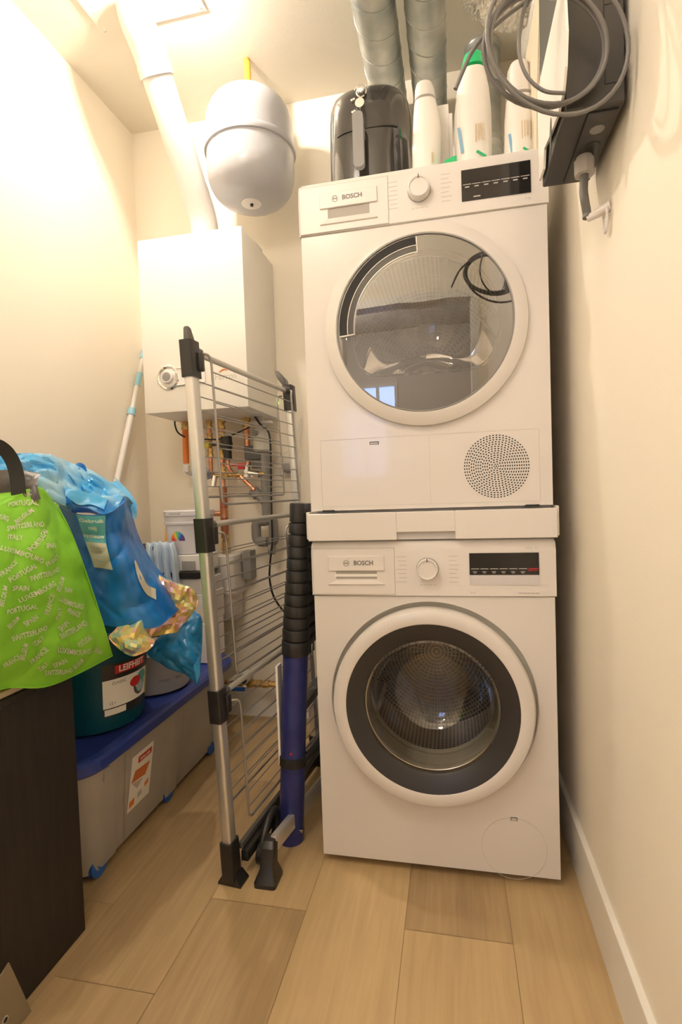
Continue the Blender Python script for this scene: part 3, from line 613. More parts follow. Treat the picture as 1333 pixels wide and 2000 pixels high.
# ================================================================ mop pole in the corner
mp = thing('mop', 'long white mop handle with pale blue clips leaning into the left back corner', 'mop', (-.965, .149, 0))
px_, a_, b_ = -.966, .149, .4165
pt = lambda z: Vector((px_, a_+b_*z, z))
b = new_bm(); cyl(b, pt(.002), pt(1.37), .0125, .0125, 20); obj('handle', b, m_whitep, mp)
b = new_bm(); cyl(b, pt(1.36), pt(1.68), .0098, .0098, 20); obj('inner_handle', b, m_whitep, mp)
m_pb = mat('pale_blue_plastic', (.30, .58, .72), .4)
for z0, z1, r in ((1.335, 1.365, .0165), (1.47, 1.53, .0125), (1.60, 1.64, .0135)):
    b = new_bm(); cyl(b, pt(z0), pt(z1), r, r*.95, 20); obj('clip', b, m_pb, mp)

# ================================================================ pipes under the boiler
PY = .78
pz = lambda x, y, d=PY: at(x, y, 'y', d)
def pipe(name, label, pts, r, m, rad=.03, cat='pipe', fit=()):
    t = thing(name, label, cat, pts[-1] if Vector(pts[-1]).z < Vector(pts[0]).z else pts[0]); b = new_bm(); tube(b, fillet(pts, rad), r, 20); obj('tube', b, m, t)
    for (p, d, rr, l, mm) in fit:
        p, d = Vector(p), Vector(d).normalized(); b = new_bm(); cyl(b, p-d*l/2, p-d*l*.17, rr, seg=6); cyl(b, p-d*l*.2, p+d*l*.2, rr*.86, seg=20); cyl(b, p+d*l*.17, p+d*l/2, rr, seg=6); obj('fitting', b, mm, t, angle=25)
    return t
zb_ = 1.303
def X_(px, py): return pz(px, py).x
xa = X_(363, 860)
pipe('orange_pipe', 'orange sleeved pipe below the left part of the boiler', [(xa, PY, zb_), (xa-.002, PY, pz(366, 905).z)], .013, m_orange, fit=[((xa, PY, 1.285), Z, .017, .03, m_brass), ((xa-.003, PY, pz(366, 915).z), Z, .0165, .03, m_whitep)])
b = new_bm(); e_ = pz(368, 925); tube(b, fillet([(xa-.003, PY, e_.z+.03), (xa-.003, PY, e_.z+.004), (xa+.02, PY+.03, e_.z-.002)], .02), .009, 16); tag(obj('elbow', b, m_whitep), 'white elbow at the lower end of the orange sleeved pipe', 'pipe')
xg = X_(410, 860)
gp = pipe('gas_pipe', 'thin copper pipe with a yellow valve below the boiler', [(xg, PY, zb_), (xg, PY, 1.075)], .009, m_copper, fit=[((xg, PY, 1.285), Z, .014, .035, m_brass), ((xg, PY, 1.235), Z, .013, .03, m_brass), ((xg, PY, 1.165), Z, .013, .035, m_brass)])
b = new_bm(); box(b, xg-.028, xg+.008, PY-.03, PY-.012, 1.185, 1.215, .004); cyl(b, (xg, PY-.012, 1.2), (xg, PY, 1.2), .008); obj('yellow_valve', b, m_yellow, gp)
xc = X_(433, 860)
rp = pipe('riser_pipe', 'thick copper riser with brass fittings from the boiler down to the white wall box', [(xc, PY, zb_), (xc-.004, PY, .74)], .0115, m_copper, fit=[((xc, PY, 1.283), Z, .019, .04, m_brass), ((xc, PY, 1.225), Z, .017, .05, m_brass), ((xc, PY, 1.165), Z, .0165, .05, m_brass), ((xc, PY, 1.09), Z, .016, .025, m_brass), ((xc, PY, .79), Z, .018, .05, m_brass), ((xc, PY, .745), Z, .0185, .03, m_brass)])
b = new_bm(); cyl(b, (xc-.002, PY, 1.02), (xc-.002, PY, .80), .0165, seg=20); obj('sleeve', b, mat('brown_copper', (.45, .17, .10), .4, .6), rp)
tz = pz(436, 1003).z
b = new_bm(); cyl(b, (xc-.002, PY, tz+.022), (xc-.002, PY, tz-.018), .0175, seg=20); obj('tee', b, m_copper, rp)
b = new_bm(); cyl(b, (xc, PY, tz), (xc-.105, PY, tz), .0115, seg=20); obj('branch_pipe', b, m_copper, rp)
b = new_bm(); cyl(b, (xc-.06, PY, tz), (xc-.10, PY, tz), .0155, seg=6); obj('fitting', b, m_brass, rp)
xd = X_(483, 860)
pipe('copper_pipe', 'straight copper pipe from the boiler to the red-handled tap', [(xd, PY, zb_), (xd, PY, 1.10)], .0125, m_copper, fit=[((xd, PY, 1.283), Z, .019, .04, m_brass)])
# filling valve with black cap beside the riser
vb = thing('filling_valve', 'black-capped brass valve beside the copper riser', 'valve', (xc+.035, PY-.01, 1.14))
b = new_bm(); cyl(b, (xc, PY-.012, 1.205), (xc+.05, PY-.012, 1.195), .012); obj('valve_body', b, m_brass, vb)
b = new_bm(); cyl(b, (xc+.035, PY-.03, 1.175), (xc+.035, PY-.03, 1.225), .024); cyl(b, (xc+.035, PY-.02, 1.13), (xc+.035, PY-.02, 1.18), .017); box(b, xc-.03, xc+.02, PY-.035, PY-.025, 1.19, 1.2); obj('cap', b, m_black, vb)
b = new_bm(); tube(b, fillet([(xc+.032, PY-.02, 1.14), (xc+.035, PY-.02, 1.09), (xc+.075, PY-.01, 1.05)], .03), .0085, 16); obj('outlet', b, m_copper, vb)
# horizontal line with taps
hz = pz(430, 930).z
hl = thing('valve_manifold', 'horizontal brass pipe run with valves below the boiler', 'pipe', (xc, PY-.02, hz-.01))
b = new_bm(); cyl(b, (X_(396, 930), PY-.02, hz+.002), (X_(520, 926), PY-.02, hz+.002), .0075, seg=16); obj('tube', b, m_brass, hl)
for px in (402, 418, 445, 462, 500):
    b = new_bm(); x = X_(px, 928); cyl(b, (x-.012, PY-.02, hz+.002), (x+.012, PY-.02, hz+.002), .013, seg=6); obj('fitting', b, m_brass if px < 470 else m_chrome, hl, angle=25)
b = new_bm(); x = X_(410, 918); cyl(b, (x, PY-.02, hz+.005), (x, PY-.055, hz+.022), .021, .019); obj('blue_grey_cap', b, mat('blue_grey_plastic', (.30, .34, .48), .4), hl)
b = new_bm(); x = X_(424, 945); cyl(b, (x, PY-.02, hz), (x-.004, PY-.03, hz-.045), .014, .012); obj('drain_cap', b, m_chrome, hl)
b = new_bm(); x = X_(480, 922); cyl(b, (xd, PY-.02, hz+.045), (xd, PY-.02, hz-.01), .016); cyl(b, (xd, PY-.02, hz+.01), (xd+.055, PY-.02, hz-.002), .013); obj('tap', b, m_chrome, hl)
b = new_bm(); q = pz(468, 911, PY-.04); box(b, q.x-.034, q.x+.030, PY-.046, PY-.040, q.z+.001, q.z+.012, .001); box(b, q.x-.006, q.x+.022, PY-.046, PY-.036, q.z-.012, q.z+.003, .001); obj('lever', b, m_red, hl)
b = new_bm(); cyl(b, pz(470, 930, PY-.02), pz(497, 957, PY-.02), .0095, seg=16); obj('drain_pipe', b, m_copper, hl)
# condensate siphon and grey PVC drain with trap
sp = thing('boiler_siphon', 'white boiler siphon above the grey drain pipe', 'siphon', pz(512, 880))
b = new_bm(); c_ = pz(512, 850); lathe(b, [(.012, 1.303), (.013, 1.262), (.030, 1.25), (.038, 1.22), (.040, 1.165), (.030, 1.158)], (c_.x, PY, 0), seg=28, cap0=True, cap1=True); obj('siphon_body', b, mat('milky_plastic', (.60, .60, .56), .35), sp)
b = new_bm(); q = pz(498, 845, PY-.04); cyl(b, (q.x, PY-.03, q.z), (q.x, PY-.046, q.z), .011); obj('port_cap', b, m_grey, sp)
b = new_bm(); box(b, c_.x-.03, c_.x+.045, PY-.02, PY+.02, 1.272, 1.284, .002); obj('clip', b, m_whitep, sp)
gd = thing('drain_pipe', 'grey plastic drain pipe with a U-shaped trap on the back wall', 'drain pipe', pz(517, 1065))
gx_ = pz(519, 930).x; zt_ = 1.19; 
b = new_bm(); tube(b, [(gx_, PY, zt_), (gx_, PY, pz(519, 1010).z)], .0205, 28); obj('stack', b, m_pvc, gd)
b = new_bm(); cyl(b, (gx_, PY, zt_+.005), (gx_, PY, zt_-.035), .0245, seg=28); obj('socket', b, m_pvc, gd)
b = new_bm(); box(b, gx_-.085, gx_-.01, PY-.02, PY+.02, zt_-.065, zt_-.005, .006); box(b, gx_-.055, gx_-.01, PY-.018, PY+.018, zt_-.10, zt_-.065, .004); obj('siphon_outlet', b, m_dgrey, gd)
b = new_bm(); q = pz(494, 957); cyl(b, q, (gx_+.003, PY, pz(519, 985).z), .0185, seg=24); obj('branch', b, m_pvc, gd)
b = new_bm(); cyl(b, q, Vector(q)+(Vector((gx_, PY, pz(519, 985).z))-Vector(q))*.4, .0235, seg=24); obj('branch_socket', b, m_pvc, gd)
zu0, zu1 = pz(500, 1020).z, pz(500, 1058).z; xl_, xr_ = pz(501, 1040).x, pz(535, 1040).x
b = new_bm(); tube(b, fillet([(gx_, PY, zu0+.03), (gx_, PY, zu0+.004), (xl_, PY, zu0+.004), (xl_, PY, zu1), (gx_+.004, PY-.012, zu1)], .035, 8), .0205, 28); obj('trap', b, m_pvc, gd)
b = new_bm(); tube(b, fillet([(gx_+.004, PY-.012, zu1), (xr_, PY, zu1), (xr_, PY, zu0+.004), (gx_+.01, PY, zu0+.012)], .035, 8), .0205, 28); obj('trap_outlet', b, m_pvc, gd)
b = new_bm(); cyl(b, (gx_+.01, PY-.012, zu1-.03), (gx_+.03, PY-.012, zu1-.03), .0235, seg=24); bpy.data.meshes; obj('trap_nut', b, m_pvc, gd)
b = new_bm(); tube(b, spline([pz(497, 812, .77), pz(510, 830, .74), pz(525, 845, .735), pz(529, 880, .735), pz(530, 950, .735), pz(531, 1010, .735), pz(532, 1060, .74), pz(528, 1100, .75), pz(527, 1130, .76), pz(533, 1160, .78), pz(545, 1182, .80), pz(560, 1200, .84)], 8), .0042, 10)
tag(obj('power_cable', b, m_black), 'black cable running from the boiler down past the grey drain pipe', 'cable')
b = new_bm(); tube(b, spline([pz(342, 816, .74), pz(342, 830, .74), pz(348, 845, .75), pz(362, 854, .765)], 8), .0036, 10); cyl(b, pz(342, 815, .74), pz(342, 819, .74), .009); tag(obj('sensor_cable', b, m_black), 'short black cable curving from the boiler to the orange pipe', 'cable')
b = new_bm(); tube(b, spline([pz(400, 858, .745), pz(425, 858, .74), pz(445, 853, .74), pz(465, 845, .74), pz(488, 834, .745)], 8), .0032, 8); tag(obj('probe_cable', b, m_black), 'black cable crossing in front of the brass fittings under the boiler', 'cable')
# white heating unit on the wall
wb = thing('wall_unit', 'white rounded heating unit on the back wall at the foot of the copper riser', 'heating unit', (-.655, .79, .45))
b = new_bm(); loft(b, [[(x, y, z) for x, y in rrect(-.785+i, -.533-i, .70+i, YB-.001, .03)] for z, i in ((.56, .01), (.575, .0), (.728, .0), (.733, .006))]); obj('cover', b, m_whitep, wb)
b = new_bm(); loft(b, [[(x, y, z) for x, y in rrect(-.775+i, -.543-i, .71+i, YB-.001, .05)] for z, i in ((.44, .04), (.455, .012), (.50, .0), (.56, .0))]); obj('lower_housing', b, mat('pale_grey_housing', (.55, .53, .50), .4), wb)
b = new_bm(); box(b, -.529, -.492, .80, YB-.001, .62, .74); obj('side_plate', b, m_grey, wb)
# floor-level brass valve
b = new_bm()
lv = thing('stop_valve', 'brass stop valve with blue lever low on the back wall', 'valve', pz(500, 1340))
z_ = pz(500, 1335).z; x0_, x1_ = pz(438, 1332).x, pz(548, 1338).x
b = new_bm(); cyl(b, (x0_, PY, z_), (x1_+.1, PY, z_), .0085, seg=16); obj('tube', b, m_copper, lv)
for px, r in ((470, .015), (490, .018), (505, .016), (520, .017), (535, .013)):
    b = new_bm(); x = pz(px, 1335).x; cyl(b, (x-.014, PY, z_), (x+.014, PY, z_), r, seg=6); obj('fitting', b, m_brass, lv, angle=25)
b = new_bm(); box(b, x1_-.01, x1_+.01, PY-.012, YB-.0005, z_-.012, z_+.012, .002); box(b, x0_+.02, x0_+.035, PY-.012, YB-.0005, z_-.012, z_+.012, .002); obj('wall_clip', b, m_whitep, lv)
b = new_bm(); q = pz(466, 1345, PY-.03); box(b, q.x-.05, q.x+.03, PY-.04, PY-.025, q.z-.008, q.z+.006, .002); obj('lever', b, m_wheel, lv)
b = new_bm(); q = pz(480, 1322, PY-.02); cyl(b, (q.x, PY, q.z), (q.x, PY-.05, q.z), .027, .024, 24); obj('valve_cap', b, mat('light_cap', (.48, .47, .42), .4), lv)
b = new_bm(); cyl(b, (q.x, PY-.05, q.z), (q.x, PY-.054, q.z), .018, .018, 24); obj('cap_centre', b, m_black, lv)
# socket and cables near the machines
sk = thing('wall_socket', 'small wall socket with a grey plug near the dryer', 'socket', pz(567, 925, YB))
q = pz(567, 915, YB-.012); b = new_bm(); box(b, q.x-.045, q.x+.045, YB-.012, YB-.001, q.z-.035, q.z+.035, .004); obj('socket_plate', b, m_whitep, sk)
b = new_bm(); box(b, q.x-.022, q.x+.018, YB-.055, YB-.012, q.z-.016, q.z+.02, .006); obj('plug', b, m_grey, sk)
b = new_bm(); tube(b, spline([pz(568, 925, .80), pz(572, 945, .80), pz(574, 975, .80), pz(580, 1005, .82)], 8), .0028, 8); tag(obj('plug_cable', b, m_whitep), 'thin white cable hanging from the plug of the wall socket', 'cable')
b = new_bm(); tube(b, spline([pz(528, 905, .84), pz(545, 893, .84), pz(565, 880, .84), pz(580, 850, .84), pz(588, 815, .84), pz(586, 850, .84), pz(584, 880, .84), pz(560, 898, .84), pz(540, 890, .84), pz(532, 880, .84)], 8), .0018, 8); tag(obj('thin_cable', b, m_whitep), 'thin pale cable looping on the back wall left of the dryer', 'cable')
b = new_bm(); q = pz(543, 787, YB); cyl(b, (q.x, YB-.006, q.z), (q.x, YB, q.z), .004, seg=12); tag(obj('indicator_light', b, mat('green_led', (.55, .9, .15), .4, emit=1.5)), 'tiny yellow-green indicator light on the back wall right of the boiler', 'light')

# ================================================================ folding tower airer
ra = thing('drying_rack', 'folded tower drying rack with aluminium posts and wire shelves, left of the ladder', 'drying rack', (-.2115, -.108, 0))
rd = Vector((.1128, .9936, 0)); rs = Vector((.9936, -.1128, 0))           # along the rack, and across it
RB = Vector((-.2085, -.108, 0)); lean = -.040
def rk(t, z, s=0): return RB+rd*t+Z*z+rs*s+X*(lean*z)
RL = .60
upv = (rk(0, 1)-rk(0, 0)).normalized()
def post(t, par, z0, z1):
    b = new_bm(); lp = rrect(-.0125, .0125, -.017, .017, .006, 4)
    loft(b, [[rk(t, z)+rs*a+rd*c for a, c in lp] for z in (z0, z1)]); return obj('post', b, m_alu, par)
def block(name, t, z0, z1, par, hw=.0165, hd=.021, ds=0, m=None):
    b = new_bm(); lp = rrect(-hw, hw, -hd, hd, .004, 3); loft(b, [[rk(t, z)+rs*(a+ds)+rd*c for a, c in lp] for z in (z0, z1)]); return obj(name, b, m or m_black, par)
for t, sg in ((0, 1), (RL, -1)):
    post(t, ra, .06, 1.30)
    for z0, z1 in ((1.27, 1.36), (.838, .922), (.412, .494)):
        j = block('joint', t, z0, z1, ra)
        b = new_bm(); c = rk(t+sg*.030, z1-.02); cyl(b, rk(t+sg*.015, z1-.018), rk(t+sg*.046, z1-.018), .0115, .010, 20); obj('bar_socket', b, m_dgrey, j)
        b = new_bm(); box_c = rk(t+sg*.016, z0+.040, .018); obox(b, box_c, rs, rd, Z, .006, .010, .022, .002); obj('pivot', b, m_black, j)
    f = block('foot', t, .012, .108, ra, .0165, .022)
    b = new_bm(); loft(b, [[rk(t, z)+rs*a+rd*c for a, c in lp] for z, lp in ((.0, [(-.031, -.017), (.033, -.017), (.033, .026), (-.031, .026)]), (.005, [(-.031, -.017), (.033, -.017), (.033, .026), (-.031, .026)]), (.026, [(-.017, -.016), (.019, -.016), (.019, .022), (-.017, .022)]))]); obj('foot_plate', b, m_black, f, angle=20)
    # hooked finger on the top cap
    b = new_bm(); a0 = rk(t, 1.36)
    if sg > 0: loft(b, [[a0+rs*x+rd*y+Z*z for x, y in lp] for z, lp in ((-.002, [(-.007, -.012), (.007, -.012), (.007, .018), (-.007, .018)]), (.030, [(-.006, -.012), (.006, -.012), (.006, .002), (-.006, .002)]), (.034, [(-.004, -.010), (.004, -.010), (.004, -.002), (-.004, -.002)]))])
    else: loft(b, [[a0+rs*x+rd*y+Z*z for x, y in lp] for z, lp in ((-.005, [(-.012, -.016), (.0, -.016), (.0, .014), (-.012, .014)]), (.022, [(-.032, -.020), (-.010, -.020), (-.010, .014), (-.032, .014)]), (.044, [(-.042, -.018), (-.026, -.018), (-.028, .008), (-.042, .008)]), (.054, [(-.046, -.014), (-.036, -.014), (-.036, .0), (-.046, .0)]))])
    obj('hook', b, m_dgrey, ra)
for z in (1.337, .905, .475):
    b = new_bm(); cyl(b, rk(.040, z), rk(RL-.04, z), .0078, seg=20); obj('cross_bar', b, m_bar, ra)
def panel(z1, z0, s, n, t0=.030, t1=RL-.03, r=.0027):
    """folded wire shelf hanging between z1 and z0 at sideways offset s: a bent frame wire and its rungs"""
    b = new_bm(); A = [rk(t0, z1+.02, s*.6), rk(t0+.012, z1+.018, s), rk(t0+.02, z1, s), rk(t0+.02, z0, s), rk(t1-.02, z0, s), rk(t1-.02, z1, s), rk(t1-.012, z1+.018, s), rk(t1, z1+.02, s*.6)]
    tube(b, fillet(A, .018, 5), .0033, 8); fw = obj('shelf_frame', b, m_wire, ra)
    for k in range(n):
        z = z1-(z1-z0)*(k+.6)/(n+.3); b = new_bm(); cyl(b, rk(t0+.02, z, s), rk(t1-.02, z, s), r*.62, seg=6); obj('wire', b, m_wire, fw)
panel(1.315, .955, .028, 9); panel(1.30, .975, -.026, 8)
panel(.865, .515, .030, 9); panel(.845, .54, -.030, 8)
panel(.435, .14, .034, 7); panel(.42, .15, -.042, 6)
b = new_bm(); obox(b, rk(RL/2, .050, .022), rd, rs, Z, RL/2-.03, .010, .014, .003); obj('base_rail', b, m_black, ra)
b = new_bm(); obox(b, rk(RL/2, .075, .012), rd, rs, Z, RL/2-.03, .006, .008, .002); obj('base_rail', b, m_dgrey, ra)
for t in (.06,):
    b = new_bm(); tube(b, [rk(t+.055+.05*math.cos(a), .055+.040*math.sin(a)+.03*math.cos(a), .052) for a in [2*PI*k/24 for k in range(24)]], .010, 10, closed=True); obj('folded_caster', b, m_black, ra)
    b = new_bm(); cyl(b, rk(t+.02, .030, .040), rk(t+.02, .030, .062), .028, seg=24); obj('caster_wheel', b, m_black, ra)

# ================================================================ telescopic ladder
la = thing('telescopic_ladder', 'collapsed telescopic ladder with dark blue base tube and black collars, leaning beside the washing machine', 'ladder', (-.10, .06, 0))
base, top = Vector((-.110, .075, .0)), Vector((-.046, .06, .95)); lv_ = (top-base)
def lp_(z, off=0): return base+lv_*(z/.95)+Vector((.022-.020*z, .42, 0))*off
for off in (0, 1):
    nm = 'stile'; b = new_bm(); d = lv_.normalized(); cyl(b, lp_(.02, off), lp_(.565, off), .0345, seg=40); st = obj(nm, b, m_blue, la)
    b = new_bm(); cyl(b, lp_(.0, off), lp_(.03, off), .036, seg=36); obj('end_cap', b, m_blue if off == 0 else m_black, st)
    N = 11; zs = [.545+(.90-.545)*k/N for k in range(N+1)]
    for k in range(N):
        r = .0385-.0012*k; b = new_bm(); z0, z1 = zs[k], zs[k+1]; c0, c1 = lp_(z0, off), lp_(z1, off); h = (c1-c0).length
        lathe(b, [(r-.004, 0), (r, .001), (r+.0005, h*.80), (r-.0005, h*.86), (r-.004, h*.91), (r-.006, h*.93), (r-.006, h)], c0, d, 36); 
        if k == 0: lathe(b, [(r-.004, -.012), (r, -.010), (r, .001)], c0, d, 36)
        box(b, c0.x-.012, c0.x+.006, c0.y-r-.006, c0.y-r+.004, (z0+z1)/2-.008, (z0+z1)/2+.006, .002, 1) if False else None
        obj('collar', b, m_black, st)
    b = new_bm(); lathe(b, [(.025, 0), (.0255, .045), (.024, .050), (.001, .051)], lp_(.90, off), d, 30); obox(b, lp_(.935, off)+Vector((.012, .004, .0)), X, Y, Z, .022, .020, .014, .003); obj('top_cap', b, m_black, st)
for k in range(12):
    z = .545+(.90-.545)*(k)/11; b = new_bm(); P0, P1 = lp_(z, .07), lp_(z, .93); obox(b, (P0+P1)/2, (P1-P0).normalized(), X, Z, (P1-P0).length/2, .020, .0105, .003); obj('rung', b, m_dgrey, la)
for z in (.16, .36): 
    b = new_bm(); P0, P1 = lp_(z, .08), lp_(z, .92); obox(b, (P0+P1)/2, (P1-P0).normalized(), X, Z, (P1-P0).length/2, .016, .012, .003); obj('rung', b, m_dgrey, la)
b = new_bm(); c = lp_(.235); lathe(b, [(.0348, -.014), (.0385, -.013), (.0385, .013), (.0348, .014)], c, lv_, 36); tube(b, spline([c+Vector((.03, -.01, 0)), c+Vector((.055, .05, .015)), c+Vector((.06, .16, .02)), c+Vector((.05, .30, .01))], 6), .009, 10); obj('strap', b, m_blacksoft, la)
b = new_bm(); c = lp_(.30); box(b, c.x-.040, c.x-.034, c.y-.018, c.y+.018, .225, .50); obj('side_label', b, m_whitepr, la, smooth=False)
b = new_bm(); q = lp_(.265); cyl(b, q+Vector((.004, -.0342, 0)), q+Vector((.004, -.036, 0)), .0035, seg=12); obj('red_dot', b, m_red, la)
# stabiliser bar with black end foot
b = new_bm(); q0, q1 = Vector((-.112, -.065, .078)), Vector((-.035, .46, .050)); dv = (q1-q0).normalized(); obox(b, (q0+q1)/2, dv, dv.cross(Z).normalized(), dv.cross(Z).normalized().cross(dv), (q1-q0).length/2, .0085, .021, .003); sb_ = obj('stabiliser_bar', b, m_alu, la)
b = new_bm(); fx_, fy_ = -.119, -.088; loft(b, [[(fx_+a*s1, fy_+c*s1+dy_, z) for a, c in rrect(-1, 1, -1.15, 1.15, .3, 3)] for z, s1, dy_ in ((0, .029, 0), (.010, .029, 0), (.036, .018, .006), (.082, .017, .016), (.094, .013, .026))]); obj('stabiliser_foot', b, m_black, sb_, angle=30)
for p in ((.034, -.02, .04), (-.036, -.01, .05)):
    b = new_bm(); c = base+Vector(p); cyl(b, c, c+Vector((math.copysign(.006, p[0]), -.002, 0)), .005, seg=12); obj('bolt', b, m_chrome, la)

# ================================================================ long storage crate on the left
cr_ = thing('storage_crate', 'long frosted plastic storage crate with blue lid and blue wheels along the left wall', 'storage crate', (-.72, .16, 0))
def cloop(z, xr, yf, yb_, xl, r=.075, flat=False, notch=0):
    lp = []; base_ = rrect(xl, xr, yf, yb_, r, 8)
    # walk the outline densely so the side panels can step in
    for i in range(len(base_)):
        a, c = Vector((*base_[i], 0)), Vector((*base_[(i+1) % len(base_)], 0)); m_ = max(1, int((c-a).length/.006))
        for k in range(m_): lp.append(a+(c-a)*k/m_)
    out = []
    for p in lp:
        x = p.x
        if notch and x > xr-.012:
            ins = lambda a, e: max(0, min(1, (p.y-a)/.008))*max(0, min(1, (e-p.y)/.008))
            x -= notch*(ins(-.085, .175)+ins(.235, .52))
        out.append((x, p.y, z))
    return out
rows = [(.016, -.575, -.175, .54, -.90, .03, 0), (.022, -.556, -.195, .555, -.91, .055, .006), (.30, -.512, -.255, .615, -.93, .07, .006), (.306, -.510, -.257, .617, -.932, .07, 0), (.322, -.508, -.259, .619, -.933, .07, 0)]
b = new_bm()
L0 = [cloop(z, xr, yf, yb_, xl, r, notch=nt) for z, xr, yf, yb_, xl, r, nt in rows]; nmin = min(map(len, L0))
def resamp(lp, n):
    P_ = [Vector(p) for p in lp]+[Vector(lp[0])]; d = [0]
    for i in range(len(P_)-1): d.append(d[-1]+(P_[i+1]-P_[i]).length)
    out = []; j = 0
    for k in range(n):
        t = d[-1]*k/n
        while d[j+1] < t: j += 1
        out.append(P_[j].lerp(P_[j+1], (t-d[j])/max(1e-9, d[j+1]-d[j])))
    return out
loft(b, [resamp(l, 420) for l in L0], True, False); obj('tub', b, m_crate, cr_, angle=40)
b = new_bm(); lr = [(.312, -.498, -.272, .632, -.940, .085), (.318, -.492, -.278, .638, -.946, .09), (.340, -.492, -.278, .638, -.946, .09), (.347, -.500, -.270, .630, -.938, .085), (.348, -.520, -.25, .61, -.92, .07), (.345, -.524, -.246, .606, -.916, .07)]
loft(b, [[(x, y, z) for x, y in rrect(xl, xr, yf, yb_, r, 10)] for z, xr, yf, yb_, xl, r in lr]); obj('lid', b, m_lid, cr_)
for y in (-.145, .195, .505):
    for x in (-.575, -.87):
        b = new_bm(); cyl(b, (x-.016, y, .0335), (x+.016, y, .0335), .033, seg=32); cyl(b, (x+.016, y, .0335), (x+.019, y, .0335), .012, seg=16); obj('wheel', b, m_wheel, cr_)
b = new_bm(); box(b, -.535, -.5095, -.175, -.150, .268, .300, .003); obj('latch', b, m_crate, cr_)
# sticker on the side
sx0 = lambda z: -.556+(z-.022)*(.044/.278)-.006+.0012
def onside(y, z, h=0): return Vector((sx0(z)+h, y, z))
sa, sb2 = at(256, 1590, 'x', -.55), at(299, 1465, 'x', -.52)
y0_, y1_ = at(256, 1520, 'x', -.53).y, at(299, 1500, 'x', -.53).y; z0_ = at(256, 1588, 'x', -.54).z; z1_ = at(256, 1482, 'x', -.525).z; W_, H_ = y1_-y0_, z1_-z0_
S_ = lambda u, v, h=0: onside(y0_+u*W_, z0_+v*H_, h)
def quad(bm, pts, fn, h): bm.faces.new([bm.verts.new(fn(u, v, h)) for u, v in pts])
b = new_bm(); prism(b, [(0, 0), (1, 0), (1, 1), (0, 1)], lambda u, v, h: S_(u, v, h), .0004); lab = obj('sticker', b, m_whitepr, cr_, smooth=False)
b = new_bm(); quad(b, [(.30, .80), (.93, .80), (.93, .92), (.30, .92)], S_, .0006); obj('red_header', b, m_red, lab, smooth=False)
b = new_bm(); quad(b, [(.06, .52), (.20, .70), (.90, .66), (.72, .46)], S_, .0006); obj('orange_picture', b, mat('orange_print', (.65, .17, .05), .45), lab, smooth=False)
b = new_bm(); quad(b, [(.10, .50), (.62, .44), (.36, .33)], S_, .0006); quad(b, [(.42, .12), (.60, .14), (.60, .24), (.42, .22)], S_, .0006); obj('grey_picture', b, m_lightgrey, lab, smooth=False)
b = new_bm(); quad(b, [(.06, .06), (.28, .08), (.28, .20), (.06, .18)], S_, .0006); quad(b, [(.72, .22), (.90, .24), (.90, .34), (.72, .30)], S_, .0006); obj('small_picture', b, m_orange, lab, smooth=False)
b = new_bm(); text_bm(b, 'MASTER', .014, lambda a, q, h: S_(.615, .86)+Vector((.0009, a, q)), bold=.0004); obj('lettering', b, m_whitepr, lab, smooth=False)

# ================================================================ dark cabinet
cb = thing('cabinet', 'black-brown wooden cabinet standing at the left edge under the green bag', 'cabinet', (-.735, -.58, 0))
b = new_bm(); box(b, -.985, -.4815, -.86, -.303, 0, .588, .001, 1); obj('body', b, m_darkwood, cb, smooth=False)
b = new_bm(); box(b, -.985, -.4800, -.862, -.3015, .588, .603, .001, 1); obj('top_panel', b, m_darkwood, cb, smooth=False)
for k, (z, x1, y1) in enumerate(((.604, -.486, -.34), (.6165, -.497, -.36))):
    b = new_bm(); box(b, -.80, x1, -.80, y1, z, z+.0115, .001, 1); tag(obj('wooden_board', b, m_beige, smooth=False), ('lower' if k == 0 else 'upper')+' of two thin light wooden boards lying on the dark cabinet under the green bag', 'board')
# folded card in the near left corner
fp = new_bm(); A0 = at(17, 1880, 'x', -.455); A1 = at(72, 2000, 'x', -.455); dd = (A1-A0).normalized(); E0 = A0; E1 = A0+dd*((A0.z-.002)/-dd.z)
loft(fp, [[p+Vector((h, 0, 0)) for p in (E0, E1, Vector((-.455, E1.y-.30, .002)), Vector((-.455, E0.y-.22, E0.z+.20)), Vector((-.455, E0.y-.03, E0.z-.012)))] for h in (-.0015, .0015)])
sh = tag(obj('folded_card', fp, m_paper, smooth=False), 'beige folded card with a round hole, bottom left corner beside the dark cabinet', 'card')
q = at(10, 1992, 'x', -.4535); b = new_bm(); cyl(b, (q.x-.0003, q.y, q.z), (q.x+.001, q.y, q.z), .0065, seg=24); obj('hole_rim', b, m_lightgrey, sh); b = new_bm(); cyl(b, (q.x, q.y, q.z), (q.x+.0014, q.y, q.z), .0045, seg=24); obj('hole', b, m_black, sh)

# ================================================================ teal bucket
BX, BY = -.668, .005
bk = thing('mop_bucket', 'dark teal plastic bucket with a product label, on the blue crate lid', 'bucket', (BX, BY, .348))
b = new_bm(); lathe(b, [(.001, .3485), (.128, .3485), (.134, .353), (.152, .56), (.160, .61), (.166, .612), (.166, .622), (.158, .622), (.150, .57), (.126, .36), (.001, .358)], (BX, BY, 0), seg=72); obj('shell', b, m_teal, bk)
def onbucket(a, z, h=0):
    r = .134+(z-.353)*(.018/.207)+.0006+h; return Vector((BX+r*math.cos(a), BY+r*math.sin(a), z))
